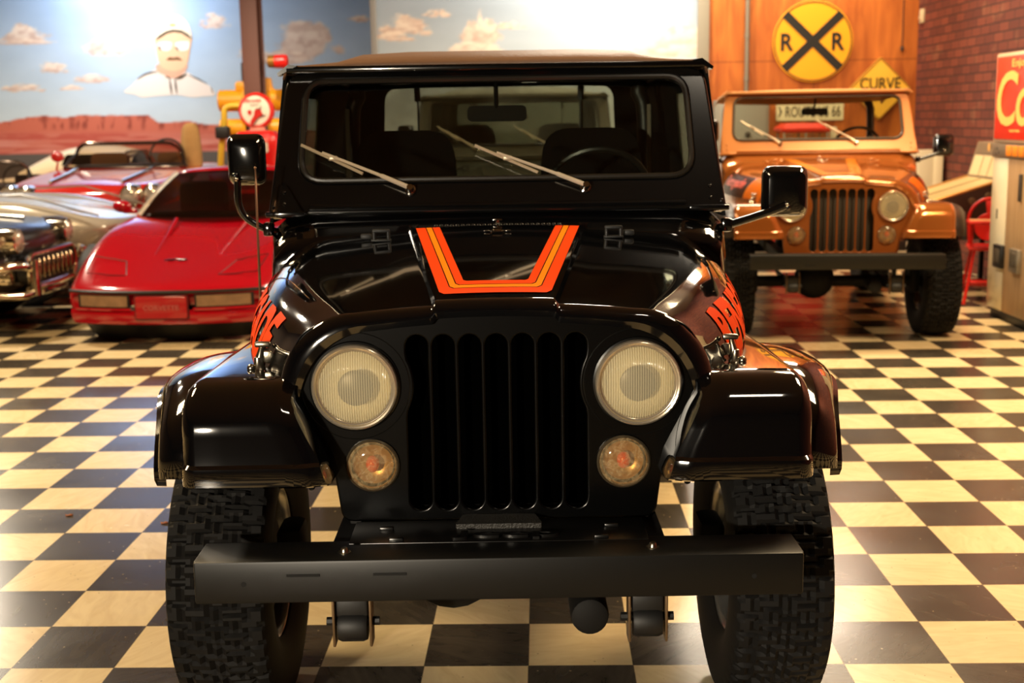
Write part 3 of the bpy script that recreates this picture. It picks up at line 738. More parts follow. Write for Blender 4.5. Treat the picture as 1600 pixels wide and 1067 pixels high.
    rows = [topl, [(x * .99, y + .25, z + .025) for x, y, z in topl], [(x * .98, y + .75, z + .02) for x, y, z in topl], [(x * 1.0, y + .95, z - .01) for x, y, z in topl]]
    b = B(); b.grid(rows); b.build('roof', red, T, solid=.02)
    rear = [(x * 1.12, 4.0, .90) for x, y, z in topl]
    b = B(); b.grid([rows[-1], [Vector(a).lerp(Vector(c), .5) + Vector((0, 0, .05)) for a, c in zip(rows[-1], rear)], rear]); b.build('rear_window', dark_glass, T)
    for sx in (-1, 1):
        i = -1 if sx > 0 else 0
        b = B(); b.tube([Vector(r[i]) for r in [[Vector(a).lerp(Vector(c), t) + Vector((0, 0, .025 * sin(pi * t))) for a, c in zip(base, topl)] for t in [k / 6 for k in range(7)]]], .022, 8); b.build('windscreen_pillar', mat('pillar_highlight', (236, 214, 186), .15, .6, .5), T)  # pale pillar colour stands in for a bright highlight
        b = B(); b.grid([[base[i], (sx * .80, 3.2, .865)], [topl[i], (sx * .565, 3.4, 1.15)]]); b.build('side_window', dark_glass, T)
        b = B(); b.ball((sx * .90, 1.95, .88), .085, 16, (1.0, .55, .62)); b.box((sx * .83, 1.95, .84), (.12, .06, .04), .015); b.build('door_mirror', red, T)
        b = B(); b.tube([(sx * .25, .7, zhood(.25, .7) + .004), (sx * .27, 1.1, zhood(.27, 1.1) + .012), (sx * .30, 1.5, .80)], [.004, .012, .016], 8); b.build('hood_crease', red, T)
    for sx in (-1, 1):
        b = B(); b.box((sx * .36, 2.6, .75), (.44, .16, .62), .06); b.build('seat', mat('tan_leather', (120, 84, 52), .6), T)
    b = B(); b.box((0, 1.85, .79), (1.25, .3, .08), .03); b.build('dashboard', mat('dash_brown', (52, 34, 28), .6), T)
    return T
wedge_coupe()

# --- fifties roadster with four lamps
def roadster(label, loc, rz, paint, scale=1, wz=1.205, seat=(120, 84, 52), cover=False, hardtop=None, cove=None, front=True, cat='car'):
    T = thing('classic_roadster', label, cat, loc, rz); T.scale = scale if isinstance(scale, tuple) else (scale,) * 3
    P = lambda a, *h: (a, list(h))
    sta = [P(0, (.30, .33), (.58, .33), (.70, .42), (.76, .58), (.72, .76), (.52, .78), (.26, .76), (0, .77)),
           P(.25, (.40, .27), (.66, .28), (.80, .40), (.83, .60), (.76, .815), (.54, .80), (.28, .80), (0, .815)),
           P(.75, (.45, .22), (.74, .24), (.85, .40), (.86, .62), (.77, .86), (.55, .82), (.28, .84), (0, .855)),
           P(1.35, (.50, .22), (.78, .24), (.84, .40), (.86, .64), (.78, .885), (.58, .88), (.28, .895), (0, .90)),
           P(2.1, (.50, .22), (.78, .24), (.82, .40), (.84, .64), (.78, .88), (.66, .90), (.30, .88), (0, .87)),
           P(2.9, (.50, .24), (.80, .26), (.85, .42), (.87, .66), (.80, .90), (.60, .92), (.30, .93), (0, .93)),
           P(3.7, (.50, .32), (.76, .34), (.82, .46), (.83, .66), (.76, .86), (.5, .84), (.30, .84), (0, .84)),
           P(4.05, (.40, .40), (.60, .42), (.70, .50), (.72, .62), (.66, .72), (.5, .74), (.30, .74), (0, .74))]
    b, off = car_skin(sta, .16, .9, .8); b.build('body', paint, T, sub=2)
    fy = lambda x: off(x, 0)
    bright = mat('headlamp_glass', (206, 190, 170), .12, .6, .6); dark = mat('grille_dark', (20, 16, 13), .5)
    for sx in (-1, 1):
        for y in (.72, 3.1): car_wheel(T, sx * .74, y, .33, .19)
        for x, y in ((.49, -.03), (.665, .02)):
            b = B(); b.lathe([(.098, .16), (.100, .03), (.094, -.015), (.084, -.022), (.080, -.01)], 'y', (sx * x, fy(x) + y, .70), 28); h = b.build('headlight', trim_chrome, T)
            b = B(); b.lathe([(.082, -.01), (.06, -.03), (.03, -.04), (0, -.042)], 'y', (sx * x, fy(x) + y, .70), 24); b.build('lens', bright, h)
        b = B(); b.tube(crom([(sx * .50, -.07, .50), (sx * .62, -.04, .53), (sx * .78, .08, .52), (sx * .86, .32, .47)], 6), [.035] * 18 + [.03], 10)
        b.tube(crom([(sx * .44, -.09, .34), (sx * .60, -.06, .31), (sx * .80, .10, .33)], 5), .03, 10); b.tube([(sx * .50, -.10, .30), (sx * .50, -.10, .56)], [.04, .03], 10)
        b.build('bumper', trim_chrome, T)
        b = B(); b.lathe([(0, -.03), (.05, -.025), (.06, 0), (.06, .06)], 'y', (sx * .60, fy(.6) - .03, .44), 20); b.build('parking_lamp', trim_chrome, T)
    b = B(); b.prism(rrect(-.46, .36, .46, .58, .10), -.03, .05); g = b.build('grille', dark, T)
    b = B(); b.tube([(x, -.04, z) for x, z in rrect(-.47, .35, .47, .59, .11)], .018, 8, closed=True); b.build('grille_surround', trim_chrome, g)
    b = B()
    for k in range(9): b.ball((-.36 + .09 * k, -.04, .47), .05, 10, (.42, .5, 1.7))
    b.build('grille_teeth', mat('teeth_chrome', (196, 170, 140), .2, 1), g)
    b = B(); b.tube([(-.5, -.05, .345), (0, -.06, .335), (.5, -.05, .345)], .022, 8); b.box((0, -.03, .29), (.5, .06, .05), .015); b.build('lower_bar', trim_chrome, T)
    if cove: 
        for sx in (-1, 1):
            b = B(); b.prism(rquad([(.95, .42), (2.1, .36), (2.05, .62), (1.0, .66)], [.05, .1, .1, .1]), sx * .835, sx * .872, 'yz'); b.build('side_cove', cove, T)
    # louvres and spears on the hood
    for sx in (-1, 1):
        b = B(); b.tube([(sx * .34, .3, .815), (sx * .36, .9, .862), (sx * .38, 1.3, .90)], .014, 6); b.build('hood_spear', trim_chrome, T)
    # wrapped windscreen
    n = 14; A_ = [-1.25 + 2.5 * k / n for k in range(n + 1)]
    base = [Vector((.66 * sin(a), 1.62 - .26 * cos(a) + .12, .895)) for a in A_]; topl = [Vector((.585 * sin(a), 1.78 - .22 * cos(a) + .15, wz - .10 * max(0, abs(a) - .75) ** 2 * 4)) for a in A_]
    b = B(); b.grid([base, [p.lerp(q, .5) for p, q in zip(base, topl)], topl]); w = b.build('windscreen', glass_mat('roadster_glass', (214, 196, 176), .10, .02), T)
    b = B(); b.tube([base[0]] + topl + [base[-1]], .019, 8); b.tube(base, .014, 8); b.build('windscreen_frame', mat('frame_chrome', (120, 104, 92), .2, .9), w)
    ins = mat('cabin_%d' % seat[0], seat, .6)
    for sx in (-1, 1):
        b = B(); b.prism(rquad([(sx * .36 - .22, .6), (sx * .36 + .22, .6), (sx * .36 + .19, 1.02), (sx * .36 - .19, 1.02)], .06), 2.35, 2.47); b.build('seat', ins, T)
    b = B(); b.box((0, 2.15, .885), (1.16, .72, .06), .03); b.build('cockpit', mat('cockpit_dark', (30, 20, 18), .7), T)
    b = B(); b.tube([(.36 + .18 * cos(t), 1.98 + .05 * sin(t), .99 + .16 * sin(t)) for t in [2 * pi * k / 24 for k in range(24)]], .012, 6, closed=True); b.build('steering_wheel', mat('wheel_black', (28, 27, 25), .35), T)
    b = B(); b.ball((-.72, 1.75, 1.0), .07, 12, (1, .5, .7)); b.tube([(-.72, 1.75, .95), (-.74, 1.75, .87)], .012, 6); b.build('door_mirror', trim_chrome if not cover else paint, T)
    if cover:
        b = B(); rows = []
        for z, k in ((.80, 1.0), (1.0, 1.02), (1.15, .98), (1.24, .85), (1.285, .6), (1.30, .25)):
            rows.append([(.60 + .105 * k * cos(t) * (1 + .06 * sin(5 * t + z * 9)), 2.1 + .09 * k * sin(t), z) for t in [2 * pi * j / 24 for j in range(24)]])
        b.loft(rows); b.build('seat_cover', mat('tan_cloth', (176, 134, 78), .9, bump=(30, .4), vary=(8, .25)), T, label='tan cloth-covered seat back')
    if hardtop:
        rows = []
        for y, zt, w_ in ((1.72, 1.19, .55), (2.0, 1.30, .60), (2.5, 1.32, .62), (2.95, 1.22, .62), (3.3, .98, .60)):
            rows.append([(w_ * 1.14 * cos(t), y, .88 + (zt - .88) * max(0, sin(t)) ** .7) for t in [pi * j / 14 for j in range(15)]])
        b = B(); b.grid(rows); b.build('hard_top', hardtop, T, sub=1)
        for sx in (-1, 1):
            b = B(); b.prism(rquad([(2.0, .96), (2.7, .96), (2.6, 1.18), (2.05, 1.18)], .05), sx * .655, sx * .675, 'yz'); b.build('side_window', mat('window_dark', (34, 26, 22), .15), T)
    return T
black_gloss = mat('black_gloss', (10, 9, 9), .1, 0, .8)
charcoal = mat('charcoal_paint', (30, 25, 22), .28, 0, .3)
roadster('black chrome-grilled classic roadster with four headlights at left edge, nose towards the red coupe', (-3.95, 9.78, 0), pi / 2, charcoal, 1.03)
roadster('red classic roadster with curved windscreen and tan-covered seat, behind the silver car', (-4.78, 12.72, 0), .02, mat('roadster_red', (196, 40, 30), .15, 0, .8), (1.12, 1.0, 1.22), wz=1.12, cover=True, cove=mat('cove_white', (225, 214, 196), .3))
roadster('black open convertible at the far left in front of the desert mural', (-6.68, 13.05, 0), 0, black_gloss, .97, seat=(40, 30, 26))
roadster('cream classic car with smooth hard top, behind the red classic roadster', (-4.1, 18.2, 0), pi / 2, mat('cream_paint', (236, 216, 178), .25, 0, .5), 1.0, hardtop=mat('cream_paint', (236, 216, 178), .25))

# --- silver sports car with peaked fenders
def shark():
    T = thing('sports_car', 'silver-white sports car with peaked front fender, between the black and red roadsters', 'car', (-3.72, 11.62, 0), pi / 2); T.scale = (1, 1, 1.12)
    P = lambda a, *h: (a, list(h))
    sta = [P(0, (.25, .50), (.50, .50), (.60, .53), (.66, .58), (.64, .63), (.45, .645), (.22, .65), (0, .655)),
           P(.25, (.35, .34), (.62, .36), (.72, .48), (.76, .60), (.70, .71), (.50, .69), (.26, .69), (0, .70)),
           P(.85, (.45, .22), (.76, .26), (.83, .42), (.85, .64), (.74, .875), (.54, .78), (.28, .77), (0, .79)),
           P(1.5, (.50, .20), (.72, .24), (.78, .40), (.80, .62), (.72, .86), (.56, .82), (.28, .82), (0, .84)),
           P(2.4, (.50, .20), (.70, .24), (.76, .40), (.78, .62), (.72, .82), (.58, .84), (.30, .84), (0, .84)),
           P(3.3, (.50, .22), (.80, .26), (.86, .42), (.88, .66), (.78, .90), (.58, .84), (.30, .83), (0, .83)),
           P(4.3, (.40, .34), (.66, .36), (.76, .48), (.78, .64), (.70, .80), (.5, .80), (.30, .80), (0, .80))]
    b, off = car_skin(sta, .24, 1.0, .8); b.build('body', mat('silver_paint', (196, 184, 164), .2, .35, .7), T, sub=2)
    for sx in (-1, 1):
        for y in (.85, 3.3): car_wheel(T, sx * .74, y, .32, .2)
        b = B(); b.tube([(sx * .70, .2, .70), (sx * .755, .85, .877), (sx * .725, 1.6, .85)], .008, 6); b.build('fender_crease', mat('crease_dark', (120, 110, 96), .3), T)
        b = B(); b.tube(crom([(sx * .05, -.02, .47), (sx * .45, .06, .47), (sx * .70, .22, .46)], 5), .03, 8); b.build('bumper', trim_chrome, T)
    b = B(); b.box((0, .25, .40), (1.0, .3, .12), .04); b.build('air_intake', mat('grille_dark', (20, 16, 13), .5), T)
    n = 12; A_ = [-1.1 + 2.2 * k / n for k in range(n + 1)]
    base = [Vector((.70 * sin(a), 1.75 - .25 * cos(a), .84)) for a in A_]; topl = [Vector((.55 * sin(a), 2.2 - .2 * cos(a), 1.08)) for a in A_]
    b = B(); b.grid([base, topl]); b.build('windscreen', dark_glass, T)
    rows = []
    for y, zt, w_ in ((2.05, 1.06, .52), (2.4, 1.10, .56), (2.9, 1.06, .56), (3.6, .86, .5)):
        rows.append([(w_ * 1.15 * cos(t), y, .80 + (zt - .80) * max(0, sin(t)) ** .7) for t in [pi * j / 14 for j in range(15)]])
    b = B(); b.grid(rows); b.build('roof', MATS['silver_paint'], T, sub=1)
    return T
shark()
# ------------------------------------------------------------------ room shell
YB, YM, XR, XL, YF, ZC = 14.4, 19.5, 4.25, -10.5, -6.0, 4.6
def nodes(m):
    nt = m.node_tree; return nt, nt.nodes.new, nt.links.new, nt.nodes['Principled BSDF']
def floor_mat():
    m = mat('checker_tiles', (200, 180, 140), .2); nt, N, L, b = nodes(m)
    def M(op, a, c=None, d=None):
        n = N('ShaderNodeMath'); n.operation = op
        for i, v in enumerate((a, c, d)):
            if v is None: continue
            if isinstance(v, (int, float)): n.inputs[i].default_value = v
            else: L(v, n.inputs[i])
        return n.outputs[0]
    tc = N('ShaderNodeTexCoord'); sp = N('ShaderNodeSeparateXYZ'); L(tc.outputs['Object'], sp.inputs[0])
    u = M('DIVIDE', M('SUBTRACT', sp.outputs[0], .8614), .3048); v = M('DIVIDE', M('SUBTRACT', sp.outputs[1], 3.3901), .3048)
    fu, fv = M('FLOOR', u), M('FLOOR', v)
    par = M('FLOORED_MODULO', M('ADD', fu, fv), 2)
    cb = N('ShaderNodeCombineXYZ'); L(fu, cb.inputs[0]); L(fv, cb.inputs[1])
    wn = N('ShaderNodeTexWhiteNoise'); wn.noise_dimensions = '2D'; L(cb.outputs[0], wn.inputs['Vector'])
    # streaky marbling, direction differing per tile
    vr = N('ShaderNodeVectorRotate'); vr.rotation_type = 'Z_AXIS'; L(tc.outputs['Object'], vr.inputs[0]); L(M('MULTIPLY', wn.outputs['Value'], 6.28), vr.inputs['Angle'])
    mp = N('ShaderNodeMapping'); mp.inputs['Scale'].default_value = (5, 16, 1); L(vr.outputs[0], mp.inputs[0])
    no = N('ShaderNodeTexNoise'); no.inputs['Scale'].default_value = 1.2; no.inputs['Detail'].default_value = 6; no.inputs['Distortion'].default_value = 1.2; L(mp.outputs[0], no.inputs['Vector'])
    n2 = N('ShaderNodeTexNoise'); n2.inputs['Scale'].default_value = 1.3; n2.inputs['Detail'].default_value = 5; L(tc.outputs['Object'], n2.inputs['Vector'])
    vo = N('ShaderNodeTexVoronoi'); vo.inputs['Scale'].default_value = 42; L(tc.outputs['Object'], vo.inputs['Vector'])
    spk = M('MULTIPLY', M('LESS_THAN', vo.outputs['Distance'], .16), M('GREATER_THAN', N('ShaderNodeSeparateColor').outputs[0], 2))
    sc = N('ShaderNodeSeparateColor'); L(vo.outputs['Color'], sc.inputs[0]); spk = M('MULTIPLY', M('LESS_THAN', vo.outputs['Distance'], .13), M('GREATER_THAN', sc.outputs[0], .88))
    def mix(f, a, c):
        n = N('ShaderNodeMix'); n.data_type = 'RGBA'
        (L(f, n.inputs[0]) if not isinstance(f, (int, float)) else setattr(n.inputs[0], 'default_value', f))
        for i, q in ((6, a), (7, c)):
            if isinstance(q, tuple): n.inputs[i].default_value = (*lin(q), 1)
            else: L(q, n.inputs[i])
        return n.outputs[2]
    st = N('ShaderNodeMapRange'); st.inputs[1].default_value = .35; st.inputs[2].default_value = .75; L(no.outputs['Fac'], st.inputs[0])
    cream = mix(M('MULTIPLY', st.outputs[0], .55), (246, 226, 180), (212, 182, 132)); cream = mix(M('MULTIPLY', wn.outputs['Value'], .25), cream, (220, 186, 130))
    cream = mix(M('MULTIPLY', spk, .5), cream, (110, 80, 46))
    dk = mix(M('MULTIPLY', st.outputs[0], .7), (62, 57, 50), (92, 84, 72)); dk = mix(M('MULTIPLY', wn.outputs['Value'], .3), dk, (64, 52, 44)); dk = mix(M('MULTIPLY', spk, .8), dk, (176, 158, 126))
    col = mix(par, dk, cream)
    eu = M('ABSOLUTE', M('SUBTRACT', M('FRACT', u), .5)); ev = M('ABSOLUTE', M('SUBTRACT', M('FRACT', v), .5))
    edge = M('GREATER_THAN', M('MAXIMUM', eu, ev), .494); col = mix(M('MULTIPLY', edge, .6), col, (70, 52, 34))
    L(col, b.inputs['Base Color'])
    rr = N('ShaderNodeMapRange'); rr.inputs[1].default_value = .3; rr.inputs[2].default_value = .7; rr.inputs[3].default_value = .17; rr.inputs[4].default_value = .30; L(n2.outputs['Fac'], rr.inputs[0]); L(rr.outputs[0], b.inputs['Roughness'])
    bp = N('ShaderNodeBump'); bp.inputs['Strength'].default_value = .06; bp.inputs['Distance'].default_value = .01; L(n2.outputs['Fac'], bp.inputs['Height']); L(bp.outputs['Normal'], b.inputs['Normal'])
    b.inputs['Specular IOR Level'].default_value = .45
    return m
b = B(); b.grid([[(XL, YF, 0), (XR, YF, 0)], [(XL, YM + .1, 0), (XR, YM + .1, 0)]]); struct(b.build('floor', floor_mat(), smooth=False))
ceil_m = mat('ceiling_paint', (120, 100, 78), .9)
b = B(); b.box((( XL + XR) / 2, (YF + YM) / 2, ZC + .05), (XR - XL, YM - YF + .2, .1)); struct(b.build('ceiling', ceil_m, smooth=False))
dim = mat('wall_dim', (70, 54, 40), .8)
b = B(); b.box((XL - .05, (YF + YM) / 2, ZC / 2), (.1, YM - YF, ZC)); struct(b.build('wall_left', dim, smooth=False))
b = B(); b.box(((XL + XR) / 2, YF - .05, ZC / 2), (XR - XL, .1, ZC)); struct(b.build('wall_front', dim, smooth=False))
# brick
def brick_mat():
    m = mat('brick', (120, 58, 40), .85); nt, N, L, b = nodes(m)
    tc = N('ShaderNodeTexCoord'); sp = N('ShaderNodeSeparateXYZ'); cb = N('ShaderNodeCombineXYZ'); L(tc.outputs['Object'], sp.inputs[0]); L(sp.outputs[1], cb.inputs[0]); L(sp.outputs[2], cb.inputs[1])
    br = N('ShaderNodeTexBrick'); br.inputs['Scale'].default_value = 1; br.inputs['Brick Width'].default_value = .245; br.inputs['Row Height'].default_value = .088; br.inputs['Mortar Size'].default_value = .007
    br.inputs['Color1'].default_value = (*lin((126, 62, 44)), 1); br.inputs['Color2'].default_value = (*lin((96, 44, 34)), 1); br.inputs['Mortar'].default_value = (*lin((52, 30, 24)), 1); br.inputs['Mortar Smooth'].default_value = .3
    L(cb.outputs[0], br.inputs['Vector'])
    # the odd pale brick
    fl = N('ShaderNodeTexNoise'); fl.inputs['Scale'].default_value = 3.4; fl.inputs['Detail'].default_value = 1; L(cb.outputs[0], fl.inputs['Vector'])
    mr = N('ShaderNodeMapRange'); mr.inputs[1].default_value = .62; mr.inputs[2].default_value = .72; mr.inputs[4].default_value = .55; L(fl.outputs['Fac'], mr.inputs[0])
    mx = N('ShaderNodeMix'); mx.data_type = 'RGBA'; L(mr.outputs[0], mx.inputs[0]); L(br.outputs['Color'], mx.inputs[6]); mx.inputs[7].default_value = (*lin((140, 92, 66)), 1)
    mo = N('ShaderNodeMix'); mo.data_type = 'RGBA'; L(br.outputs['Fac'], mo.inputs[0]); L(mx.outputs[2], mo.inputs[6]); mo.inputs[7].default_value = (*lin((52, 30, 24)), 1)
    L(mo.outputs[2], b.inputs['Base Color'])
    bp = N('ShaderNodeBump'); bp.inputs['Strength'].default_value = .5; bp.inputs['Distance'].default_value = .01; bp.invert = True; L(br.outputs['Fac'], bp.inputs['Height']); L(bp.outputs['Normal'], b.inputs['Normal'])
    return m
b = B(); b.box((XR + .05, (YF + YB) / 2, ZC / 2), (.1, YB - YF, ZC)); struct(b.build('wall_right', brick_mat(), smooth=False), 'red-brown brick wall')
# plywood
def wood_mat():
    m = mat('plywood', (184, 96, 34), .45, spec=.4); nt, N, L, b = nodes(m)
    tc = N('ShaderNodeTexCoord'); mp = N('ShaderNodeMapping'); mp.inputs['Scale'].default_value = (5, 5, .9); L(tc.outputs['Object'], mp.inputs[0])
    no = N('ShaderNodeTexNoise'); no.inputs['Scale'].default_value = 1.6; no.inputs['Detail'].default_value = 7; no.inputs['Distortion'].default_value = .8; L(mp.outputs[0], no.inputs['Vector'])
    cr = N('ShaderNodeValToRGB'); cr.color_ramp.elements[0].position = .3; cr.color_ramp.elements[1].position = .75
    cr.color_ramp.elements[0].color = (*lin((148, 72, 24)), 1); cr.color_ramp.elements[1].color = (*lin((206, 118, 48)), 1); L(no.outputs['Fac'], cr.inputs[0])
    sp = N('ShaderNodeSeparateXYZ'); L(tc.outputs['Object'], sp.inputs[0])
    def near(sock, val, w):
        a = N('ShaderNodeMath'); a.operation = 'COMPARE'; L(sock, a.inputs[0]); a.inputs[1].default_value = val; a.inputs[2].default_value = w; return a.outputs[0]
    mx = None; last = cr.outputs[0]
    for s_, v_ in ((sp.outputs[2], 2.165), (sp.outputs[0], 3.10)):
        n = N('ShaderNodeMix'); n.data_type = 'RGBA'; f = N('ShaderNodeMath'); f.operation = 'MULTIPLY'; f.inputs[1].default_value = .6; L(near(s_, v_, .006), f.inputs[0]); L(f.outputs[0], n.inputs[0]); L(last, n.inputs[6]); n.inputs[7].default_value = (*lin((80, 36, 12)), 1); last = n.outputs[2]
    L(last, b.inputs['Base Color']); return m
b = B(); b.box(((1.85 + XR) / 2, YB + .05, ZC / 2), (XR - 1.85, .1, ZC)); struct(b.build('wall_back', wood_mat(), smooth=False), 'orange plywood wall with panel seams')
b = B(); b.box((1.845, YB - .02, ZC / 2), (.13, .05, ZC), .006); struct(b.build('trim_1', mat('trim_grey', (140, 134, 120), .6)), 'grey upright trim between mural and plywood')
b = B(); b.box((-1.87, YB - .01, ZC / 2), (.07, .06, ZC), .006); struct(b.build('trim_2', mat('trim_bluegrey', (150, 150, 150), .6)), 'grey upright joint in the mural')
b = B(); b.box((-1.87, (YB + YM) / 2, ZC / 2), (.06, YM - YB, ZC)); struct(b.build('wall_return', dim, smooth=False))
for x, w_ in ((3.2, 2.0),):
    b = B(); b.box((3.06, YB - .012, .06), (2.3, .02, .12), .004); struct(b.build('baseboard_back', mat('base_dark', (40, 26, 18), .6)))

# ------------------------------------------------------------------ painted murals (pigment per vertex)
rng = np.random.default_rng(3)
_lat = rng.random((256, 256))
def vnoise(x, y):
    xi, yi = np.floor(x).astype(int), np.floor(y).astype(int); fx, fy = x - xi, y - yi; fx = fx * fx * (3 - 2 * fx); fy = fy * fy * (3 - 2 * fy)
    g = lambda a, c: _lat[a % 256, c % 256]
    return (g(xi, yi) * (1 - fx) + g(xi + 1, yi) * fx) * (1 - fy) + (g(xi, yi + 1) * (1 - fx) + g(xi + 1, yi + 1) * fx) * fy
def fbm(x, y, o=4):
    s = 0; a = .5; t = 0
    for k in range(o): s = s + a * vnoise(x * 2 ** k + 17 * k, y * 2 ** k + 31 * k); t += a; a *= .5
    return s / t
def sst(a, b_, t): t = np.clip((t - a) / (b_ - a), 0, 1); return t * t * (3 - 2 * t)
def mixc(c, d, f): return c * (1 - f[..., None]) + np.array(d, float) * f[..., None]
def to_lin(c):
    c = np.clip(c, 0, 255) / 255; return np.where(c <= .04045, c / 12.92, ((c + .055) / 1.055) ** 2.4)
def paint_mat():
    m = mat('mural_paint', (200, 200, 200), .75, spec=.2); nt, N, L, b = nodes(m); a = N('ShaderNodeAttribute'); a.attribute_name = 'pigment'; L(a.outputs['Color'], b.inputs['Base Color']); return m
def mural(name, x0, x1, z0, z1, Y, step, clouds, desert, top, low):
    nx, nz = int((x1 - x0) / step) + 1, int((z1 - z0) / step) + 1
    X, Z = np.meshgrid(np.linspace(x0, x1, nx), np.linspace(z0, z1, nz))
    q = np.stack([X, np.full_like(X, Y), Z - CAM_H], -1); d = q @ np.array(FW)
    px = 800 + F_PX * (q @ np.array(RT)) / d; py = 533.5 - F_PX * (q @ np.array(UP)) / d      # where the painter's design sits on this wall
    t = np.clip((py + 60) / 260, 0, 1); c = mixc(np.ones(X.shape + (3,)) * np.array(top, float), low, t)
    c += ((fbm(px / 60, py / 25) - .5) * 14)[..., None]
    for cx, cy, w, h in clouds:
        n = fbm((px + cx * 3.1) / (w * .42), (py + cy * 1.7) / (h * .5), 4)
        dx, dy = (px - cx) / w, (py - cy) / h
        flat = np.where(dy > .25, (dy - .25) * 2.2, 0); d2 = dx ** 2 * (1 + .9 * np.clip(-dy, -1, 2)) + np.clip(dy, -9, .6) ** 2 + flat ** 2
        f = sst(1.15, .45, d2 + (n - .5) * 2.2)
        sh = sst(.35, .75, fbm((px + 40) / (w * .3), (py + 9 + cx) / (h * .3), 3)) * .7 + np.clip(dy * .5 + .2, 0, .6)
        col = mixc(np.ones(X.shape + (3,)) * np.array((246, 230, 216), float), (206, 178, 166), np.clip(sh, 0, 1))
        c = c * (1 - f[..., None] * .92) + col * f[..., None] * .92
    if desert:
        hx = [-80, 0, 40, 65, 105, 116, 135, 232, 246, 262, 290, 330, 370, 420, 600]; hy = [190, 191, 184, 181, 184, 181, 180, 180, 191, 192, 189, 195, 196, 202, 206]
        hz = np.interp(px, hx, hy) + (fbm(px / 9, px * 0 + 3) - .5) * 2.5
        g = sst(-.8, .8, py - hz)
        rock = mixc(np.ones(X.shape + (3,)) * np.array((204, 112, 92), float), (150, 74, 62), sst(.45, .7, fbm(px / 7, py / 22, 4)) * sst(206, 196, py))
        rock = mixc(rock, (206, 120, 104), sst(203, 210, py)); rock = mixc(rock, (188, 84, 72), sst(.5, .65, fbm(px / 55, py / 5, 4)) * sst(203, 212, py) * .8)
        rock = mixc(rock, (222, 150, 138), sst(.56, .7, fbm(px / 70 + 5, py / 4, 3)) * sst(214, 222, py) * .8); rock = mixc(rock, (170, 60, 54), sst(240, 252, py + (fbm(px / 40, py / 9) - .5) * 14))
        c = c * (1 - g[..., None]) + rock * g[..., None]
    me = bpy.data.meshes.new(name); V = np.stack([X, np.full_like(X, Y), Z], -1).reshape(-1, 3)
    I = np.arange(nx * nz).reshape(nz, nx); Fq = np.stack([I[:-1, :-1], I[:-1, 1:], I[1:, 1:], I[1:, :-1]], -1).reshape(-1, 4)
    me.from_pydata(V.tolist(), [], Fq.tolist()); at_ = me.color_attributes.new('pigment', 'FLOAT_COLOR', 'POINT')
    at_.data.foreach_set('color', np.concatenate([to_lin(c).reshape(-1, 3), np.ones((nx * nz, 1))], 1).astype(np.float32).ravel())
    me.materials.append(paint_mat()); o = bpy.data.objects.new(name, me); COL.objects.link(o); return o
ML = mural('wall_back_left', XL, -1.9, 1.15, 3.6, YM, .02, [(42, 56, 34, 20), (40, 66, 44, 6), (165, 72, 34, 26), (82, 106, 24, 12), (34, 138, 34, 8), (145, 124, 30, 8), (112, 138, 18, 5), (335, 36, 24, 15), (398, 82, 26, 16), (472, 66, 50, 38), (445, 92, 40, 14), (560, 30, 16, 8)], True, (146, 180, 224), (208, 224, 236))
struct(ML, 'desert and sky mural, deep panel'); 
b = B(); b.box(((XL - 1.9) / 2, YM + .04, ZC / 2), (-1.9 - XL, .06, ZC)); struct(b.build('wall_back_upper', mat('wall_sky', (128, 164, 222), .8), smooth=False))
b = B(); b.box(((XL - 1.9) / 2, YM - .02, .575), (-1.9 - XL, .05, 1.15)); struct(b.build('wainscot_back', mat('wainscot_grey', (96, 88, 84), .7), smooth=False)); bpy.data.objects['wainscot_back'].name = 'trim_3'
MR = mural('wall_back_middle', -1.85, 1.80, .0, 3.3, YB, .018, [(636, 44, 40, 20), (612, 58, 30, 10), (684, 22, 26, 8), (752, 52, 28, 32), (745, 78, 44, 16), (798, 41, 24, 7), (1072, 54, 34, 26), (1046, 78, 56, 20), (990, 20, 14, 12)], False, (150, 168, 192), (206, 216, 220))
struct(MR, 'sky mural panel with clouds')
b = B(); b.box((-.02, YB + .05, ZC / 2), (3.7, .08, ZC)); struct(b.build('wall_back_centre', mat('wall_sky2', (150, 168, 192), .8), smooth=False))
# painted man on the mural: flat shapes of pigment
def px_shape(name, pts, off, m, parent, label=None):
    b = B(); P3 = [at(x, y, YM) for x, y in pts]; f = [b.bm.verts.new((p.x, YM - off, p.z)) for p in P3]; b.bm.faces.new(f); return b.build(name, m, parent, smooth=False, label=label)
def px_line(name, pts, w, off, m, parent):
    b = B(); P3 = [at(x, y, YM) for x, y in pts]
    L_, R_ = [], []
    for i, p in enumerate(P3):
        t = (P3[min(i + 1, len(P3) - 1)] - P3[max(i - 1, 0)]).normalized(); n = Vector((-t.z, 0, t.x)) * w * (.4 if i in (0, len(P3) - 1) else 1)
        L_.append((p.x + n.x, YM - off, p.z + n.z)); R_.append((p.x - n.x, YM - off, p.z - n.z))
    b.grid([L_, R_]); return b.build(name, m, parent, smooth=False)
pm = lambda n, c: mat('pigment_' + n, c, .75, spec=.2)
Z2 = lambda P: [(180 + x / 7.11, 10 + y / 7.11) for x, y in P]      # design traced on a 7.11x enlargement
zs = lambda P, n=5: [(p.x, p.y) for p in crom([(x, y, 0) for x, y in P], n, True)]
fig = px_shape('painted_man', Z2(zs([(480, 700), (360, 740), (250, 810), (180, 880), (100, 950), (220, 980), (300, 1010), (420, 1000), (560, 990), (700, 985), (850, 1010), (980, 1000), (1110, 985), (1070, 900), (1000, 850), (880, 780), (780, 730), (640, 790)])), .004, pm('jacket', (244, 234, 226)), ML, 'painted man in white cap, mirrored sunglasses and white jacket')
px_shape('painted_neck', Z2(zs([(480, 640), (470, 720), (560, 770), (650, 800), (740, 760), (790, 700), (780, 640)])), .006, pm('neck', (232, 178, 150)), fig)
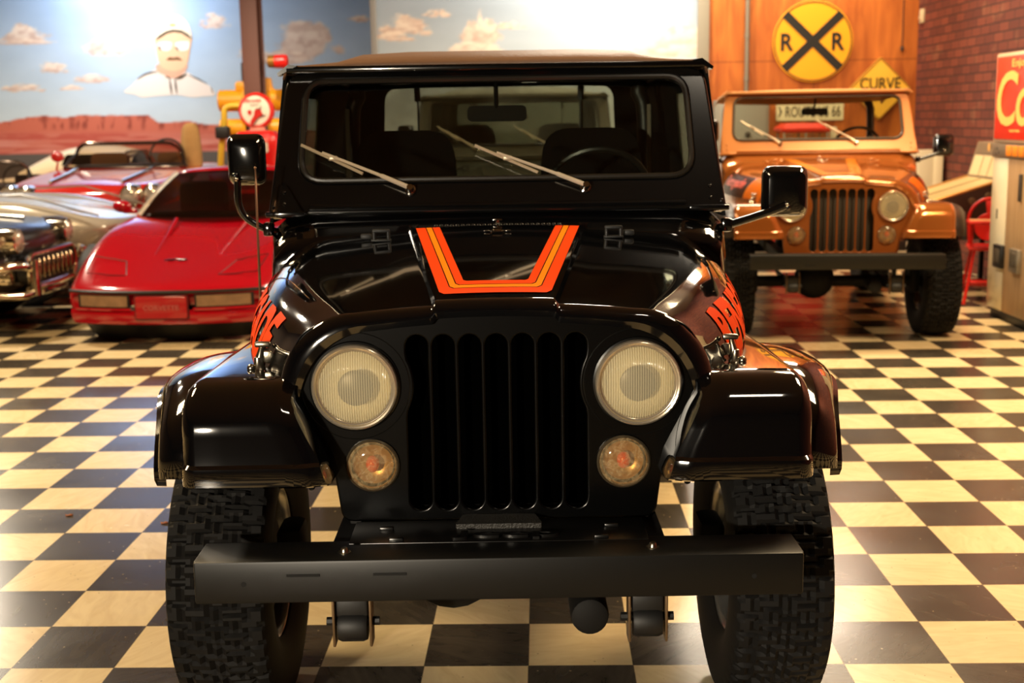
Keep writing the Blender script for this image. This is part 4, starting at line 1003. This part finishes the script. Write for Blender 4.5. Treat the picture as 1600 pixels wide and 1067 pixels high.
px_shape('painted_face', Z2(zs([(445, 340), (450, 440), (470, 560), (500, 650), (570, 705), (660, 722), (740, 700), (800, 640), (825, 520), (845, 400), (840, 340), (640, 240)])), .008, pm('skin', (242, 196, 158)), fig)
px_shape('painted_cap', Z2(zs([(425, 375), (430, 250), (480, 160), (560, 105), (640, 90), (730, 115), (800, 180), (840, 270), (850, 350), (800, 320), (740, 275), (650, 262), (560, 285), (490, 340)])), .010, pm('cap', (246, 232, 206)), fig)
px_line('painted_brim', Z2([(450, 370), (500, 335), (570, 290), (650, 270), (740, 282), (800, 318), (850, 358)]), .022, .012, pm('brim', (96, 84, 66)), fig)
for P in ([(470, 420), (520, 395), (625, 400), (630, 450), (600, 490), (540, 490), (490, 465)], [(665, 420), (700, 395), (810, 390), (825, 430), (810, 480), (740, 495), (690, 470)]):
    px_shape('painted_sunglass_lens', Z2(zs(P)), .012, pm('lens', (246, 242, 232)), fig)
for P in ([(480, 440), (500, 440), (520, 485), (495, 480)], [(670, 445), (690, 450), (715, 490), (690, 488)]): px_shape('painted_glint', Z2(P), .014, pm('ink', (70, 58, 46)), fig)
px_shape('painted_moustache', Z2(zs([(570, 595), (605, 565), (650, 570), (700, 562), (745, 600), (690, 595), (650, 598), (610, 598)])), .012, pm('hair', (120, 84, 54)), fig)
px_shape('painted_cap_badge', Z2(zs([(595, 208), (640, 190), (685, 208), (640, 226)])), .012, pm('badge', (232, 196, 110)), fig)
for P, w in (([(250, 805), (330, 755), (400, 732), (470, 722)], .010), ([(820, 760), (920, 805), (1020, 860)], .010), ([(560, 775), (615, 800)], .022), ([(675, 805), (735, 785), (795, 748)], .020), ([(605, 800), (620, 900), (630, 975)], .014), ([(665, 800), (675, 890), (688, 970)], .014), ([(1065, 900), (1085, 960)], .012)):
    px_line('painted_seam', Z2(P), w, .012, pm('ink', (70, 58, 46)), fig)
# ------------------------------------------------------------------ things along the walls
black = mat('sign_black', (18, 15, 10), .5); yellow = mat('sign_yellow', (240, 164, 20), .45); yellow2 = mat('sign_yellow_pale', (246, 190, 62), .45)
steel = mat('galvanised', (140, 132, 118), .45, .5)
# railway sign
T = thing('railway_sign', 'round yellow railroad crossing sign on the plywood wall', 'sign', (3.07, YB - .03, 2.375))
b = B(); b.mesh(sheet(circ(0, 0, .45, 64), (), .01, .003)); b.build('plate', yellow, T)
b = B(); b.mesh(sheet(circ(0, 0, .437, 64), [circ(0, 0, .424, 64)], .003), Matrix.Translation((0, -.008, 0))); b.build('border', black, T)
b = B()
for a in (pi / 4, -pi / 4): b.mesh(sheet([(-.425, -.046), (.425, -.046), (.425, .046), (-.425, .046)], (), .003), Matrix.Translation((0, -.009 - .001 * (a > 0), 0)) @ Matrix.Rotation(a * .97, 4, 'Y'))
b.build('crossed_bars', black, T)
for sx in (-1, 1):
    b = B(); b.mesh(text('R', .195, .145, .002, bold=.03), Matrix.Translation((sx * .285, -.009, -.005))); b.build('letter', black, T)
# curve sign
T = thing('curve_sign', 'yellow diamond road sign reading CURVE, beside the brick wall', 'sign', (3.83, YB - .05, 1.84))
b = B(); b.mesh(sheet(rquad([(0, -.355), (.355, 0), (0, .355), (-.355, 0)], .03), (), .008, .002)); b.build('plate', yellow2, T)
b = B(); b.mesh(sheet(rquad([(0, -.35), (.35, 0), (0, .35), (-.35, 0)], .03), [rquad([(0, -.33), (.33, 0), (0, .33), (-.33, 0)], .03)], .003), Matrix.Translation((0, -.007, 0))); b.build('border', mat('sign_edge', (150, 100, 26), .5), T)
b = B(); b.mesh(text('CURVE', .13, .455, .002, bold=.012), Matrix.Translation((.005, -.008, .058))); b.build('lettering', black, T)
# route sign
T = thing('route_sign', 'white wall sign lettered ROUTE US 66 behind the gold off-road vehicle', 'sign', (3.06, YB - .02, 1.60))
b = B(); b.mesh(sheet(rrect(-.38, -.10, .38, .10, .012), (), .01, .002)); b.build('plate', mat('sign_white', (224, 214, 172), .5), T)
b = B(); b.mesh(text('ROUTE US 66', .12, .62, .002, bold=.008), Matrix.Translation((.035, -.008, 0))); b.mesh(sheet([(-.345, -.06), (-.315, 0), (-.345, .06), (-.355, .05), (-.335, 0), (-.355, -.05)], (), .002), Matrix.Translation((0, -.008, 0))); b.build('lettering', mat('sign_ink', (70, 62, 44), .5), T)
# conduit, cord, thermostat
b = B(); b.tube([(2.335, YB - .04, 1.76), (2.335, YB - .04, ZC)], .026, 12)
for z in (1.95, 2.42, 2.9): b.tube([(2.335, YB - .04, z), (2.335, YB - .04, z + .06)], .032, 12)
tag(b.build('conduit_pipe', steel), 'grey upright conduit pipe on the plywood wall left of the round sign', 'pipe')
T = thing('pull_cord', 'thin dark pull cord hanging down the plywood wall near the brick corner', 'cord', (4.07, YB - .03, 2.28))
b = B(); b.tube([(0, 0, 0), (0, 0, 1.2), (0, 0, ZC - 2.28)], .006, 6); b.build('cord', mat('cord_brown', (60, 36, 22), .7), T)
b = B(); b.lathe([(0, -.03), (.02, -.025), (.022, .01), (.008, .03), (0, .03)], 'z', n=12); b.build('pull_knob', mat('cord_brown', (60, 36, 22)), T)
p = atx(1443, 25, XR)
b = B(); b.box((XR - .0165, p.y, p.z), (.035, .10, .15), .01); b.box((XR - .04, p.y, p.z - .02), (.012, .05, .03), .004)
tag(b.build('thermostat', mat('plastic_cream', (214, 196, 160), .5)), 'small cream thermostat high on the brick wall corner', 'thermostat')
# grey cabinet with knob
T = thing('electrical_cabinet', 'grey steel cabinet against the plywood wall behind the gold off-road vehicle', 'cabinet', (2.26, YB - .17, 0))
b = B(); b.box((0, .03, .87), (.60, .22, 1.74), .012); b.build('case', mat('cabinet_grey', (134, 130, 118), .5), T)
b = B(); b.box((0, -.09, .90), (.54, .02, 1.58), .008); d = b.build('door', mat('cabinet_grey', (134, 130, 118)), T)
b = B(); b.lathe([(0, -.135), (.03, -.13), (.03, -.10)], 'y', (.06, 0, 1.36), 16); b.build('knob', mat('knob_dark', (60, 52, 44), .4), d)
# popcorn cart
T = thing('popcorn_cart', 'red-roofed popcorn cart with glass case, below the white route sign', 'cart', (2.85, 13.75, 0))
redm = mat('cart_red', (214, 52, 30), .35)
b = B(); b.loft([[(x * sx, y * sy, z) for x, y in ((-1, -1), (1, -1), (1, 1), (-1, 1))] for sx, sy, z in ((.225, .20, 1.375), (.27, .23, 1.40), (.27, .23, 1.425), (.20, .16, 1.475))]); b.build('roof', redm, T, smooth=False)
b = B(); b.box((0, 0, .45), (.46, .42, .66), .015); b.build('base_cabinet', redm, T)
b = B(); b.box((0, 0, .80), (.53, .46, .05), .01); b.build('counter', steel, T)
b = B()
for x in (-.23, 0, .23):
    for y in (-.19, .19): b.box((x, y, 1.10), (.02, .02, .56), .003)
b.build('case_posts', steel, T)
b = B(); b.box((0, -.195, 1.1), (.46, .004, .55)); b.build('glass_pane', glass_mat('case_glass', (225, 225, 215), .05), T)
b = B(); b.lathe([(0, 1.16), (.09, 1.17), (.11, 1.22), (.10, 1.30), (.0, 1.31)], 'z', (.05, 0, 0), 20); b.build('kettle', trim_chrome, T)
b = B()
for k in range(60): b.ball((random.uniform(-.2, .2), random.uniform(-.16, .16), .83 + random.random() * .16), .03, 8)
b.build('popcorn', mat('popcorn', (236, 214, 160), .8), T)['kind'] = 'stuff'
for x in (-.26, .26):
    b = B(); b.tube([(x, .17 * cos(t), .20 + .17 * sin(t)) for t in [2 * pi * k / 24 for k in range(24)]], .014, 8, closed=True)
    for k in range(4): b.tube([(x, .17 * cos(k * pi / 4), .2 + .17 * sin(k * pi / 4)), (x, -.17 * cos(k * pi / 4), .2 - .17 * sin(k * pi / 4))], .006, 6)
    b.build('wheel', redm, T)
b = B(); b.box((0, 0, .715), (.075, .05, 1.43), .01)
tag(b.build('white_post', mat('post_white', (214, 204, 172), .6)), 'short white post standing right beside the popcorn cart', 'post'); bpy.data.objects['white_post'].location = (3.185, 13.75, .0)
# white upright heater by the bricks
T = thing('white_cabinet', 'narrow white upright cabinet against the brick wall near the corner', 'cabinet', (4.08, 13.35, 0))
b = B(); b.box((0, 0, .59), (.26, .34, 1.18), .015); b.build('case', mat('enamel_white', (220, 206, 176), .4), T)
b = B(); b.box((.075, -.175, .62), (.09, .012, 1.04), .004); b.build('door', mat('enamel_bright', (240, 226, 192), .4), T)

# pinball machine
T = thing('pinball_machine', 'old pinball machine with pale playfield standing against the brick wall', 'pinball machine', (0, 0, 0))
y0, y1 = 10.78, 11.62; zt = lambda x: .985 - (3.95 - x) * .30
tb = mat('pin_brown', (52, 28, 18), .45)
b = B(); b.prism([(3.20, zt(3.20) - .30), (4.16, .50), (4.16, zt(4.1)), (3.95, zt(3.95)), (3.20, zt(3.20))], y0, y1, 'xz'); cb = b.build('cabinet', tb, T, smooth=False)
b = B(); 
for y in (y0 + .01, y1 - .01): b.tube([(3.20, y, zt(3.20) + .004), (3.95, y, zt(3.95) + .004)], .016, 6)
b.tube([(3.20, y0, zt(3.20) + .004), (3.20, y1, zt(3.20) + .004)], .018, 6); b.build('side_rail', mat('rail_gold', (206, 150, 84), .3, .6), T)
b = B(); b.grid([[(3.22, y0 + .03, zt(3.22) + .004), (3.22, y1 - .03, zt(3.22) + .004)], [(3.94, y0 + .03, zt(3.94) + .004), (3.94, y1 - .03, zt(3.94) + .004)]]); pf = b.build('playfield', mat('playfield_cream', (216, 190, 134), .3, vary=(6, .15)), T, smooth=False)
b = B(); b.box((3.60, (y0 + y1) / 2 + .02, zt(3.60) + .006), (.66, .03, .004), 0, Matrix.Rotation(-.29, 3, 'Y')); b.build('playfield_lane', mat('lane_olive', (120, 104, 60), .5), pf)
b = B(); b.prism([(3.93, .985), (4.18, .985), (4.18, 1.30), (4.02, 1.30)], y0, y1, 'xz'); bb = b.build('backbox', mat('backbox_grey', (140, 118, 92), .5), T, smooth=False)
R_ = Matrix.Rotation(atan(.09 / .315), 4, 'Y')
def on_back(u, v, o=.006): return Vector((3.93 + .09 * v / .315 - o, lerp(y1, y0, u), .985 + v))
b = B(); b.grid([[on_back(.06, .02), on_back(.94, .02)], [on_back(.06, .195), on_back(.94, .195)]]); b.build('score_panel', mat('score_cream', (226, 204, 156), .35), bb, smooth=False)
b = B(); b.grid([[on_back(.06, .215), on_back(.94, .215)], [on_back(.06, .30), on_back(.94, .30)]]); b.build('score_glass', mat('score_grey', (120, 104, 84), .3), bb, smooth=False)
for u in (.35, .6, .82):
    b = B(); b.grid([[on_back(u - .012, .02, .009), on_back(u + .012, .02, .009)], [on_back(u - .012, .19, .009), on_back(u + .012, .19, .009)]]); b.build('score_divider', mat('divider_tan', (176, 148, 104), .5), bb, smooth=False)
b = B(); b.ball(on_back(.42, .265, .012), .03, 12, (.2, .8, 1.4)); b.build('score_figure', mat('figure_orange', (240, 176, 96), .4), bb)
for x in (3.70, 3.84):
    b = B(); b.lathe([(0, -.012), (.03, -.01), (.034, 0)], 'y', (x, y0, zt(x) - .10), 18); b.build('side_button', mat('button_steel', (120, 96, 72), .35, .6), cb)
for x in (3.28, 4.08):
    for y in (y0 + .05, y1 - .05):
        b = B(); b.box((x, y, .26), (.045, .045, .52), .008); b.build('leg', mat('leg_dark', (30, 20, 16), .5), T)

# child's high chair
T = thing('high_chair', 'red child\'s high chair with hoop back and tray, beside the drinks machine', 'chair', (3.70, 10.30, 0), -.25)
cr = mat('chair_red', (214, 38, 30), .35)
for sx, sy in ((-1, -1), (1, -1), (-1, 1), (1, 1)):
    b = B(); b.tube([(sx * .20, sy * .20, .012), (sx * .13, sy * .13, .45)], [.015, .012], 10); b.build('leg', cr, T)
b = B(); b.box((0, 0, .465), (.36, .34, .03), .012); b.build('seat', cr, T)
b = B(); b.box((0, -.16, .685), (.40, .22, .028), .012); tr = b.build('tray', cr, T)
b = B(); b.box((0, -.16, .70), (.36, .18, .006), .003); b.build('tray_top', mat('tray_tan', (206, 140, 92), .5), tr)
for sx in (-1, 1):
    for y in (-.13, .12):
        b = B(); b.tube([(sx * .155, y, .47), (sx * .155, y, .685)], .011, 8); b.build('arm_post', cr, T)
b = B(); b.tube([(.165 * cos(t), .155, .67 + .185 * sin(t)) for t in [pi * 1.0 - pi * k / 20 for k in range(21)]], .012, 8); b.tube([(-.165, .155, .67), (-.15, .15, .47)], .012, 8); b.tube([(.165, .155, .67), (.15, .15, .47)], .012, 8); hb = b.build('hoop_back', cr, T)
b = B(); b.mesh(sheet(circ(0, .62, .115, 32), (), .018, .005), Matrix.Translation((0, .155, 0))); b.prism([(-.02, .73), (.02, .73), (.035, .84), (-.035, .84)], .147, .163); b.build('back_disc', cr, hb)
b = B(); b.box((0, -.21, .20), (.32, .09, .018), .006); b.tube([(-.175, -.175, .17), (.175, -.175, .17)], .009, 8); b.tube([(-.175, .175, .17), (.175, .175, .17)], .009, 8); b.build('footrest', cr, T)

# drinks machine
T = thing('drinks_machine', 'tall white and wood-grain drinks machine with red lettered top, at the right edge', 'vending machine', (0, 0, 0))
X0, YA, YZ = 3.487, 9.70, 8.30; en = mat('machine_white', (240, 226, 190), .3, 0, .4)
b = B(); b.box(((X0 + 4.2) / 2 + .01, (YA + YZ) / 2, 1.02), (4.2 - X0 - .02, YA - YZ, 1.92), .02); b.build('case', mat('machine_side', (196, 178, 144), .5), T)
b = B(); b.box((X0 + .33, (YA + YZ) / 2, .035), (.62, YA - YZ - .03, .07), .005); b.build('plinth', mat('plinth_black', (16, 14, 12), .5), T)
def front(y_0, y_1, z0, z1, d=.02, r=.006): bb_ = B(); bb_.box((X0 - d / 2 + .008, (y_0 + y_1) / 2, (z0 + z1) / 2), (d, abs(y_1 - y_0), z1 - z0), r); return bb_
fr = front(YA, YZ, 1.335, 1.995, .03, .012).build('sign_frame', mat('sign_frame', (226, 206, 172), .3, .3), T)
front(YA - .035, YZ + .035, 1.362, 1.968, .038, .006).build('sign_panel', mat('sign_red', (232, 48, 28), .3, emit=.25), fr)
MY = Matrix(((0, 1, 0, 0), (-1, 0, 0, 0), (0, 0, 1, 0), (0, 0, 0, 1)))      # text facing -x
sign_y = mat('sign_cream', (250, 190, 92), .35, emit=.2)
b = B(); b.mesh(text('Coke', .40, 1.20, .003, bold=.012, spacing=.92, font_shear=.12), Matrix.Translation((X0 - .036, (YA + YZ) / 2 + .01, 1.66)) @ MY); b.build('script_lettering', sign_y, fr)
b = B(); b.mesh(text('Enjoy', .075, .30, .003, bold=.01), Matrix.Translation((X0 - .036, 9.19, 1.905)) @ MY); b.build('small_lettering', sign_y, fr)
b = B(); b.mesh(text('TRADE-MARK', .018, .2, .002), Matrix.Translation((X0 - .036, 9.24, 1.425)) @ MY); b.build('small_lettering', sign_y, fr)
sp_ = front(YA, YZ, 1.225, 1.33, .03).build('selection_panel', mat('panel_steel', (150, 138, 118), .35, .5), T)
for k in range(5):
    o = front(9.40 - k * .12, 9.31 - k * .12, 1.24, 1.318, .04).build('selection_button', mat('button_amber', (242, 140, 40), .35, emit=.15), sp_)
for y, z in ((9.60, 1.29), (9.56, 1.26), (9.62, 1.25)):
    b = B(); b.lathe([(0, -.012), (.012, -.01), (.013, 0)], 'x', (X0 - .012, y, z), 12); b.build('coin_knob', mat('knob_dark', (60, 52, 44), .4), sp_)
front(YA - .004, 9.385, .075, 1.222, .02).build('white_panel', en, T)
wg = mat('woodgrain', (186, 146, 100), .45); nt, N, L, bs = nodes(wg); tc = N('ShaderNodeTexCoord'); mp = N('ShaderNodeMapping'); mp.inputs['Scale'].default_value = (10, 14, 1.2); L(tc.outputs['Object'], mp.inputs[0]); no = N('ShaderNodeTexNoise'); no.inputs['Scale'].default_value = 2.2; no.inputs['Detail'].default_value = 6; L(mp.outputs[0], no.inputs[0]); cr_ = N('ShaderNodeValToRGB'); cr_.color_ramp.elements[0].color = (*lin((150, 112, 74)), 1); cr_.color_ramp.elements[1].color = (*lin((206, 170, 122)), 1); L(no.outputs['Fac'], cr_.inputs[0]); L(cr_.outputs[0], bs.inputs['Base Color'])
front(9.375, YZ + .004, .075, 1.222, .02).build('woodgrain_door', wg, T)
for y_0, y_1, z0, z1, fm in ((9.53, 9.36, .40, .575, mat('chute_black', (18, 16, 14), .35)), (9.20, 9.03, .40, .575, mat('chute_steel', (140, 130, 112), .35, .6))):
    o = front(y_0, y_1, z0, z1, .05, .008).build('dispenser', fm, T)
    front(y_0 - .03, y_1 + .03, z0 + .04, z1 - .03, .054, .004).build('dispenser_flap', mat('flap_grey', (96, 86, 70), .35, .4), o)
b = B(); b.box((X0 - .01, 9.56, .80), (.012, .022, .075), .004); b.build('lock_plate', mat('knob_dark', (60, 52, 44)), T)
b = B(); b.box((X0 - .02, 9.10, 1.02), (.03, .03, .20), .008); b.build('door_handle', mat('knob_dark', (60, 52, 44)), T)

# ------------------------------------------------------------------ column, traffic signal, fuel pump
b = B(); cx, cy = -3.235, 14.3
b.box((cx, cy - .14, ZC / 2), (.19, .022, ZC), .003); b.box((cx, cy + .14, ZC / 2), (.19, .022, ZC), .003); b.box((cx + .03, cy, ZC / 2), (.02, .27, ZC), .003)
o = b.build('steel_column', mat('column_brown', (92, 54, 42), .6)); struct(o, 'brown steel column behind the fuel pump'); o.name = 'pillar'
sy = mat('signal_yellow', (236, 158, 26), .4); dkm = mat('signal_dark', (24, 20, 16), .5)
T = thing('traffic_signal', 'yellow four-way traffic signal with hooded lamps, mounted behind the round pump globe', 'traffic light', (-3.38, 14.85, 0))
b = B(); b.box((0, 0, 1.665), (.26, .26, .57), .03); b.lathe([(0, 2.10), (.05, 2.09), (.06, 2.0), (.08, 1.96), (.08, 1.94)], 'z', (0.17, 0, 0), 18); b.build('housing', sy, T)
for sx in (-1, 1):
    for z in (2.0, 1.79, 1.55)[(0 if sx < 0 else 0)::2]:
        b = B(); s = sx; r = .125 if z > 1.9 else .105; z_ = 1.835 if z > 1.9 else 1.52
        b.lathe([(r, .10), (r, .40), (r * .96, .405), (r * .96, .12), (0, .115)], 'x', (0, 0, z_), 28)
        for v in b.bm.verts: v.co.x *= s
        h = b.build('visor', sy, T)
        b = B(); b.lathe([(r * .92, .14), (r * .6, .165), (0, .175)], 'x', (0, 0, z_), 24)
        for v in b.bm.verts: v.co.x *= s
        b.build('lamp_lens', dkm, h)
b = B(); b.box((-.12, -.02, 1.995), (.16, .14, .12), .03); b.build('cap_bracket', sy, T)
b = B(); b.tube([(0, 0, .0), (0, 0, 1.45)], .05, 12); b.lathe([(.2, 0), (.2, .03), (.06, .05)], 'z', n=20); b.build('stand', dkm, T)
b = B(); b.box((-.10, .02, 2.16), (.06, .10, .24), .02); b.build('hanger', dkm, T)
# red warning lamp on the column
p = at(437, 96, 14.25)
T = thing('warning_lamp', 'red cylindrical lamp mounted on the brown column above the traffic signal', 'lamp', (p.x, 14.25, p.z))
b = B(); b.lathe([(.03, -.14), (.068, -.13), (.072, -.055)], 'x', n=20); b.build('socket', mat('socket_brass', (150, 106, 40), .4, .5), T)
b = B(); b.lathe([(.074, -.055), (.076, .06), (.065, .088), (0, .095)], 'x', n=24); b.build('lens', mat('lamp_red', (206, 30, 24), .3, emit=.1), T)
b = B(); b.tube([(.055, 0, -.07), (.055, 0, -.36)], .004, 6); b.build('cord', steel, T)
# yellow bent pipe with black box
T = thing('yellow_pipe_stand', 'bent yellow pipe stand with small black box, left of the traffic signal', 'stand', (-3.50, 13.9, 0))
b = B(); b.tube(crom([(-.10, 0, .02), (-.09, 0, .8), (-.06, 0, 1.25), (-.01, 0, 1.55), (.0, 0, 1.70), (.05, 0, 1.755), (.16, 0, 1.765), (.32, .05, 1.765)], 6), .035, 10); b.build('pipe', mat('pipe_yellow', (206, 166, 44), .4), T)
b = B(); b.box((-.02, -.03, 1.475), (.15, .13, .135), .02); b.build('control_box', dkm, T)
b = B(); b.lathe([(.17, 0), (.17, .02), (.05, .05)], 'z', (-.10, 0, 0), 20); b.build('base', mat('pipe_yellow', (206, 166, 44)), T)
# fuel pump
T = thing('fuel_pump', 'red vintage fuel pump topped by a round white globe with red rim', 'fuel pump', (-3.06, 13.55, 0))
pr = mat('pump_red', (226, 30, 26), .28, 0, .5)
b = B(); n = rrect(-.5, -.5, .5, .5, .18, 5); b.loft([[(a * w, c * w * .85, z) for a, c in n] for w, z in ((.50, 0), (.50, .05), (.46, .08), (.44, 1.20), (.47, 1.24), (.47, 1.38), (.44, 1.45), (.36, 1.485), (.16, 1.495))]); b.build('pump_body', pr, T)
for x in (-.12, .08):
    b = B(); b.tube([(x, -.196, .2), (x, -.196, 1.30)], .012, 8); b.build('body_rib', mat('pump_dark_red', (170, 20, 20), .4), T)
b = B(); b.mesh(sheet(rrect(-.15, 1.26, .15, 1.37, .02), (), .01), Matrix.Translation((0, -.205, 0))); b.build('meter_window', mat('meter_cream', (226, 214, 190), .3), T)
b = B(); b.tube(crom([(.22, -.05, 1.0), (.30, -.1, .6), (.26, -.12, .3), (.23, -.1, .9)], 6), .014, 8); b.build('hose', dkm, T)
b = B(); b.lathe([(.10, 1.49), (.085, 1.50), (.08, 1.53), (.10, 1.54)], 'z', n=24); b.build('globe_collar', mat('collar_pink', (226, 150, 130), .4), T)
b = B(); b.lathe([(.150, -.055), (.172, -.06), (.188, -.04), (.192, 0), (.188, .04), (.172, .06), (.150, .055)], 'y', (0, 0, 1.705), 48); gl = b.build('globe_rim', mat('globe_red', (224, 40, 30), .3), T)
b = B(); b.lathe([(.156, -.056), (.10, -.064), (0, -.067)], 'y', (0, 0, 1.705), 48); b.lathe([(.156, .056), (.10, .064), (0, .067)], 'y', (0, 0, 1.705), 48); fa = b.build('globe_face', mat('globe_white', (240, 226, 200), .3, emit=.12), gl)
g2 = lambda P: [((x - 575) / 1372 * 90 / 137 , -(y - 490) / 1372 * 90 / 137) for x, y in P]
gi = lambda P: [((x - 575) * .000474, -(y - 490) * .000474) for x, y in P]
def globe_shape(name, P, m, off=.074, holes=()): b = B(); b.mesh(sheet(gi(P), (), .002), Matrix.Translation((0, -off, 1.705))); return b.build(name, m, fa)
gr = mat('globe_ink_red', (206, 36, 28), .4); gk_ = mat('globe_ink_dark', (90, 56, 44), .5)
globe_shape('helmet_mark', zs([(450, 760), (480, 690), (540, 600), (560, 500), (620, 450), (690, 460), (720, 530), (745, 600), (660, 650), (590, 720), (530, 800), (490, 830)]), gr)
globe_shape('helmet_brim_mark', [(740, 590), (820, 590), (820, 605), (745, 622), (650, 665), (580, 740), (515, 830), (480, 840), (520, 780), (580, 700), (650, 640)], gk_, .076)
globe_shape('helmet_crest_mark', [(560, 480), (620, 440), (690, 440), (705, 380), (718, 385), (712, 470), (620, 462)], gk_, .076)
globe_shape('badge_mark', zs([(400, 520), (440, 480), (490, 500), (480, 560), (440, 590)]), gr)
b = B(); b.mesh(text('FIRE-CHIEF', .032, .19, .002, bold=.02), Matrix.Translation((-.025, -.075, 1.81))); b.build('lettering', gr, fa)
b = B(); b.mesh(text('GASOLINE', .018, .09, .002), Matrix.Translation((-.005, -.075, 1.765))); b.build('lettering', gk_, fa)

# bits of dry leaf on the floor
for (x, y), lb in (((108, 806), 'tiny orange leaf scrap on a dark floor tile, farther left'), ((257, 818), 'curled brown leaf scrap on the floor beside the near left tire')):
    d = FW + RT * ((x - 800) / F_PX) + UP * ((533.5 - y) / F_PX); p = EYE + d * (-CAM_H / d.z)
    b = B(); b.grid([[(-.012, -.006, 0), (0, -.012, .004), (.014, -.004, .001)], [(-.016, 0, .006), (0, .002, .001), (.016, .004, .007)], [(-.008, .008, .001), (.002, .012, .005), (.012, .01, 0)]])
    o = b.build('leaf_scrap', mat('leaf_brown', (150, 84, 36), .7), solid=.001); o.location = (p.x, p.y, .0012); tag(o, lb, 'leaf', 'leaf scraps on the floor')

# ------------------------------------------------------------------ light
def area(name, loc, size, power, col=(1, .74, .42), target=None, size_y=None, spread=None):
    l = bpy.data.lights.new(name, 'AREA'); l.energy = power; l.color = col; l.size = size
    if size_y: l.shape = 'RECTANGLE'; l.size_y = size_y
    if spread: l.spread = spread
    o = bpy.data.objects.new(name, l); COL.objects.link(o); o.location = loc
    d = Vector(target) - Vector(loc) if target else Vector((0, 0, -1))
    o.rotation_euler = d.to_track_quat('-Z', 'Y').to_euler(); return o
WARM = (1, .74, .42); HALO = (1, .86, .66); COOL = (.96, .96, 1)
area('ceiling_lamp', (3.0, 5.2, 4.4), .9, 320, WARM, size_y=1.6)
area('ceiling_lamp', (-3.8, 5.2, 4.4), .9, 300, WARM, size_y=1.6)
area('ceiling_lamp', (2.6, 9.2, 4.4), .9, 190, WARM, size_y=1.6)
area('ceiling_lamp', (.5, 10.0, 4.4), .9, 160, HALO, size_y=1.2)
area('ceiling_lamp', (-5.6, 10.2, 4.4), .4, 210, HALO, size_y=.4)
area('ceiling_lamp', (-7.5, 15.0, 4.4), .4, 260, HALO, size_y=.4)
area('ceiling_lamp', (1.3, 1.75, 4.4), .5, 14, HALO, size_y=.3)
area('front_fill', (-2.7, -3.3, 1.7), .3, 27, HALO, (.0, 3, 1.0), size_y=.2, spread=.7)  # fill added behind the camera to brighten the headlights
area('signal_fill', (-2.9, 11.2, 4.4), .25, 8, HALO, (-3.3, 14.5, 1.7), size_y=.25, spread=.6)  # narrow fill added to brighten the yellow traffic signal
area('hood_reflection_fill', (2.2, 12.9, 3.85), 2.4, 110, HALO, (1.0, 4, .8), size_y=.6)  # unseen panel added for the cream reflection on the black hood
area('mural_lamp', (-6.3, 18.3, 4.1), .5, 85, COOL, (-6.25, YM, 2.8))
area('mural_lamp', (.75, 13.3, 4.0), .5, 130, HALO, (.75, YB, 2.8))
area('wall_lamp', (3.2, 12.8, 4.3), .6, 42, WARM, (3.1, YB, 2.2))
area('wall_lamp', (3.0, 13.95, 4.3), 1.8, 35, HALO, (3.0, YB, 3.6), size_y=.2, spread=1.6)
w = bpy.data.worlds.new('world'); SC.world = w; w.use_nodes = True; w.node_tree.nodes['Background'].inputs[0].default_value = (.5, .38, .24, 1); w.node_tree.nodes['Background'].inputs[1].default_value = .05
